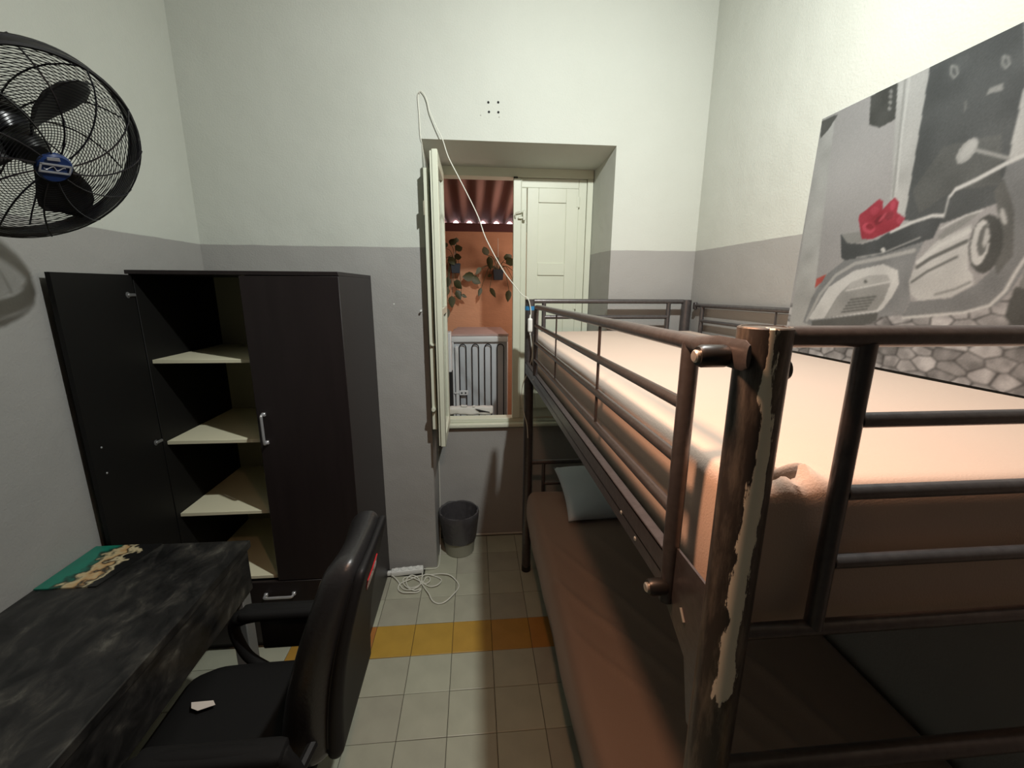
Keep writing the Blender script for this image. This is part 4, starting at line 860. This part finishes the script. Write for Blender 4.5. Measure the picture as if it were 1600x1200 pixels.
def print_colors(S0, S1, T0, T1, res):
    nx, nt_ = int((S1 - S0) / res) + 1, int((T1 - T0) / res) + 1
    SS, TT = np.meshgrid(np.linspace(S0, S1, nx), np.linspace(T0, T1, nt_))
    img = np.zeros((nt_, nx, 3)); img[:] = 172
    rng = np.random.RandomState(4)
    def vnoise(fs, ft, seed):
        r_ = np.random.RandomState(seed); gx, gt_ = int((S1 - S0) * fs) + 3, int((T1 - T0) * ft) + 3; G = r_.rand(gt_, gx)
        a = (SS - S0) * fs; b_ = (TT - T0) * ft; i = a.astype(int); j = b_.astype(int); u = a - i; w2 = b_ - j
        u = u * u * (3 - 2 * u); w2 = w2 * w2 * (3 - 2 * w2)
        return (G[j, i] * (1 - u) + G[j, i + 1] * u) * (1 - w2) + (G[j + 1, i] * (1 - u) + G[j + 1, i + 1] * u) * w2
    img += (vnoise(8, 5, 1)[..., None] - .5) * 16
    # paving stones along the foot of the print
    pts = []
    r_ = np.random.RandomState(11)
    line = 1.665 + .0 * SS
    cx_, ct = [], []
    for row in range(8):
        for k in range(30):
            cx_.append(S0 + k * .058 + (.029 if row % 2 else 0) + r_.uniform(-.024, .024)); ct.append(T0 + row * .030 + r_.uniform(-.012, .012))
    C = np.array([cx_, ct]).T
    reg = TT < 1.700 + .03 * np.clip((SS - .2) * 2, 0, 1) * 1.0
    sub = np.argwhere(reg); P = np.stack([SS[reg], TT[reg]], 1); d1 = np.full(len(P), 9.); d2 = np.full(len(P), 9.); id_ = np.zeros(len(P), int)
    for q in range(len(C)):
        d = np.hypot((P[:, 0] - C[q, 0]) * .62, P[:, 1] - C[q, 1]); cl = d < d1
        d2 = np.where(cl, d1, np.minimum(d2, d)); id_ = np.where(cl, q, id_); d1 = np.where(cl, d, d1)
    tone = np.random.RandomState(5).uniform(135, 195, len(C))[id_]
    joint = np.clip((d2 - d1) / .004, 0, 1); col = 70 + (tone - 70) * joint
    img[reg] = col[:, None] + (vnoise(60, 60, 9)[reg][:, None] - .5) * 50
    def cover(mask, c): img[mask] = c
    for op in OPS:
        if op[0] == 'p':
            c, pg = np.array(op[1], float), op[2]; xs_ = [p[0] for p in pg]; ys_ = [p[1] for p in pg]
            ins = np.zeros(SS.shape, bool); j = len(pg) - 1
            for i in range(len(pg)):
                xi, yi, xj, yj = pg[i][0], pg[i][1], pg[j][0], pg[j][1]
                if abs(yj - yi) > 1e-9:
                    cnd = ((yi > TT) != (yj > TT)) & (SS < (xj - xi) * (TT - yi) / (yj - yi) + xi); ins ^= cnd
                j = i
            img[ins] = c + (vnoise(20, 20, 3)[ins][:, None] - .5) * 22
        else:
            c, w_, pl_ = np.array(op[1], float), op[2], op[3]; best = np.full(SS.shape, 9.)
            for a, b_ in zip(pl_[:-1], pl_[1:]):
                dx, dy = b_[0] - a[0], b_[1] - a[1]; LL = dx * dx + dy * dy + 1e-12
                t = np.clip(((SS - a[0]) * dx + (TT - a[1]) * dy) / LL, 0, 1); best = np.minimum(best, np.hypot(SS - a[0] - t * dx, TT - a[1] - t * dy))
            al = np.clip((w_ * .5 - best) / .002 + .5, 0, 1)[..., None]; img[:] = img * (1 - al) + c * al
    # soft edges of the print
    k = img.copy()
    for ax in (0, 1): k = (np.roll(k, 1, ax) + 2 * k + np.roll(k, -1, ax)) / 4
    k[0], k[-1], k[:, 0], k[:, -1] = img[0], img[-1], img[:, 0], img[:, -1]
    k += rng.normal(0, 3, k.shape[:2])[..., None]
    return nx, nt_, SS, TT, np.clip(k, 0, 255)
PS0, PS1, PT0, PT1 = -.003, 1.26, 1.522, 2.352
nx, nt_, SS, TT, IMG = print_colors(PS0, PS1, PT0, PT1, .0027)
def pxp(t): return 1.262 - (2.34 - t) * (.040 / .82)
Yp = 1.597 - SS - (2.34 - TT) * 0.030        # the board hangs very slightly askew
Xp = pxp(TT)
pic = thing('scooter_picture', 'large black and white street picture of a parked scooter with red roses on its seat', 'picture', (1.225, .95, 1.523))
me = bpy.data.meshes.new('print'); V = np.stack([Xp, Yp, TT], -1).reshape(-1, 3) - np.array([1.225, .95, 1.523])
ii = np.arange(nx * nt_).reshape(nt_, nx); Q = np.stack([ii[:-1, :-1], ii[1:, :-1], ii[1:, 1:], ii[:-1, 1:]], -1).reshape(-1, 4)
me.vertices.add(len(V)); me.vertices.foreach_set('co', V.ravel()); me.loops.add(len(Q) * 4); me.loops.foreach_set('vertex_index', Q.ravel())
me.polygons.add(len(Q)); me.polygons.foreach_set('loop_start', np.arange(len(Q)) * 4); me.update(calc_edges=True); me.validate()
ca = me.color_attributes.new('print', 'FLOAT_COLOR', 'POINT')
c = IMG.reshape(-1, 3) / 255.0; c = np.where(c <= .04045, c / 12.92, ((c + .055) / 1.055) ** 2.4); c = np.clip(c ** 1.12 * .60, 0, .85)
ca.data.foreach_set('color', np.concatenate([c, np.ones((len(c), 1))], 1).astype(np.float32).ravel())
MP = bpy.data.materials.new('printed_canvas'); MP.use_nodes = True; nd = MP.node_tree.nodes; an = nd.new('ShaderNodeAttribute'); an.attribute_name = 'print'
MP.node_tree.links.new(an.outputs['Color'], nd['Principled BSDF'].inputs['Base Color']); nd['Principled BSDF'].inputs['Roughness'].default_value = .55
me.materials.append(MP)
po_ = bpy.data.objects.new('print', me); COL.objects.link(po_); po_.parent = pic
def pc(s_, t, off=0): return Vector((pxp(t) + off, 1.597 - s_ - (2.34 - t) * .030, t))
B().prism([pc(PS0, PT0, .0006), pc(PS1, PT0, .0006), pc(PS1, PT1, .0006), pc(PS0, PT1, .0006)], (.0030, 0, .00015)).build('backing_board', M_BOARD, pic, smooth=False)

# ------------------------------------------------------------------ small things on the floor and the cord
bn = thing('waste_bin', 'grey waste bin with a black liner in the window recess', 'bin', (-.118, 2.605, 0))
BC = (-.118, 2.605, 0)
B().lathe([(.088, 0), (.096, .004), (.100, .05), (.126, .280), (.129, .286), (.1255, .286), (.0965, .05), (.085, .01), (.0005, .008)], BC, seg=40, cap=False).build('bucket', M_BIN, bn)
v = []; f = []; n_ = 56
rows = [(.1105, .098), (.115, .13), (.122, .19), (.131, .25), (.136, .288), (.132, .300), (.122, .297), (.114, .25), (.096, .12), (.084, .05), (.05, .035), (.001, .034)]
for ri, (r, z) in enumerate(rows):
    for k in range(n_):
        t = 2 * PI * k / n_; w1 = mnoise.noise(Vector((math.cos(t) * 2.2, math.sin(t) * 2.2, ri * .35)))
        rr_ = r + .004 * w1 * (1 if ri > 0 else 2) + (.002 * math.sin(t * 17) if ri in (6, 7, 8) else 0); z_ = z + (.010 * w1 if ri in (0, 4, 5) else 0)
        v.append((BC[0] + rr_ * math.cos(t), BC[1] + rr_ * math.sin(t), z_))
for ri in range(len(rows) - 1):
    for k in range(n_): f.append((ri * n_ + k, ri * n_ + (k + 1) % n_, (ri + 1) * n_ + (k + 1) % n_, (ri + 1) * n_ + k))
B().add(v, f).build('liner', M_LINER, bn)

ps = thing('power_strip', 'white power strip on the floor against the wall beside the wardrobe', 'power strip', (-.44, 2.375, 0))
Rm = Matrix.Translation((-.437, 2.378, .0)) @ Matrix.Rotation(.10, 4, 'Z')
B().box(-.098, .098, -.022, .022, .004, .036, c=.006, R=Rm).build('housing', M_WHITE, ps)
for k in range(4):
    x = -.066 + k * .044
    p_ = Rm @ Vector((x, 0, .0362)); B().lathe([(.017, 0), (.017, .003), (.014, .003), (.013, .0005), (.0005, .0005)], p_, (0, 0, 1), 18, cap=False).build('socket', M_WHITE, ps)
B().box(-.128, -.096, -.012, .012, .006, .030, c=.005, R=Rm).build('plug', M_WHITE, ps)

cd = thing('extension_cord', 'thin white cord coiled on the floor, looped over a nail to the bunk post', 'cord', (-.3, 2.3, 0))
coil = [(-0.540, 2.366), (-0.507, 2.330), (-0.478, 2.294), (-0.448, 2.241), (-0.411, 2.216), (-0.374, 2.222), (-0.345, 2.264), (-0.366, 2.324), (-0.404, 2.345), (-0.43, 2.32), (-0.428, 2.277), (-0.401, 2.237), (-0.359, 2.24), (-0.33, 2.282), (-0.318, 2.324), (-0.295, 2.319), (-0.291, 2.279), (-0.316, 2.268), (-0.341, 2.302), (-0.336, 2.335), (-0.307, 2.346), (-0.257, 2.329), (-0.221, 2.293), (-0.237, 2.246), (-0.278, 2.236), (-0.315, 2.262), (-0.368, 2.304), (-0.414, 2.328), (-0.453, 2.325), (-0.446, 2.278), (-0.418, 2.238), (-0.372, 2.207), (-0.336, 2.225), (-0.354, 2.196), (-0.403, 2.191), (-0.442, 2.2), (-0.47, 2.233), (-0.466, 2.274), (-0.419, 2.302), (-0.36, 2.340), (-0.277, 2.350), (-0.223, 2.345), (-0.168, 2.325), (-0.122, 2.265), (-0.115, 2.214), (-0.142, 2.155), (-0.181, 2.106), (-0.22, 2.095), (-0.259, 2.118), (-0.285, 2.173), (-0.316, 2.23), (-0.339, 2.283), (-0.342, 2.34), (-0.346, 2.385)]
cz = [(x, y, .0045 + .004 * (1 + math.sin(i * 1.7))) for i, (x, y) in enumerate(coil)]
B().tube(smooth_path(cz, 5), .0036, 7).build('floor_coil', M_CORD, cd)
up1 = [(-.338, 2.390, .02), (-.300, 2.402, .008), (-.262, 2.412, .005), (-.248, 2.440, .005), (-.2465, 2.50, .006), (-.2500, 2.60, .02), (-.2515, 2.66, .12), (-.2490, 2.70, .43), (-.2500, 2.70, .68), (-.2520, 2.68, 1.2), (-.2525, 2.62, 2.0), (-.250, 2.50, 2.33), (-.2535, 2.435, 2.46), (-.2600, 2.424, 2.50), (-.2625, 2.424, 2.60), (-.2655, 2.424, 2.68), (-.258, 2.420, 2.703), (-.2470, 2.418, 2.706), (-.230, 2.416, 2.688), (-.218, 2.415, 2.658), (-.208, 2.413, 2.614), (-.178, 2.408, 2.545), (-.148, 2.40, 2.488), (-.120, 2.395, 2.404), (-.071, 2.39, 2.311), (-.022, 2.38, 2.218), (.030, 2.37, 2.112), (.062, 2.35, 2.018), (.103, 2.34, 1.936), (.143, 2.33, 1.866), (.175, 2.325, 1.817), (.209, 2.325, 1.775), (.257, 2.325, 1.718), (.290, 2.322, 1.697), (.302, 2.318, 1.665), (.308, 2.315, 1.625), (.306, 2.312, 1.590)]
B().tube(smooth_path(up1, 5), .0026, 7).build('cord_run', M_CORD, cd)
def swf(p): return p
B().rbox(.290, .316, 2.292, 2.314, 1.515, 1.592, .009, 6, 6, 12).tube([(.303, 2.303, 1.585), (.304, 2.306, 1.610)], [.006, .0035], 8).tube([(.303, 2.303, 1.520), (.305, 2.303, 1.500)], [.006, .0035], 8).build('inline_switch', M_WHITE, cd, label='white inline switch hanging at the post')
dn = [(.305, 2.303, 1.505), (.314, 2.30, 1.44), (.318, 2.31, 1.38), (.300, 2.32, 1.30), (.270, 2.325, 1.22), (.262, 2.325, 1.15), (.278, 2.325, 1.05), (.296, 2.322, .98), (.302, 2.320, .90)]
B().tube(smooth_path(dn, 5), .0026, 7).build('cord_run', M_CORD, cd)
nl = B().lathe([(.0012, 0), (.0012, .022), (.003, .022), (.003, .0235)], (-.256, YB + .005, 2.698), (0, -1, 0), 8).build('nail', M_BOLT); tag(nl, 'small nail in the white wall holding up the cord loop', 'nail')
hk = thing('wall_hook', 'tiny white hook on the grey pier left of the window', 'hook', (-.2925, YB, 1.6235))
B().lathe([(.006, 0), (.006, .006), (.003, .008), (.003, .018), (.006, .020), (.0045, .026)], (-.2925, YB + .0005, 1.6235), (0, -1, 0), 12).build('hook_body', M_WHITE, hk)
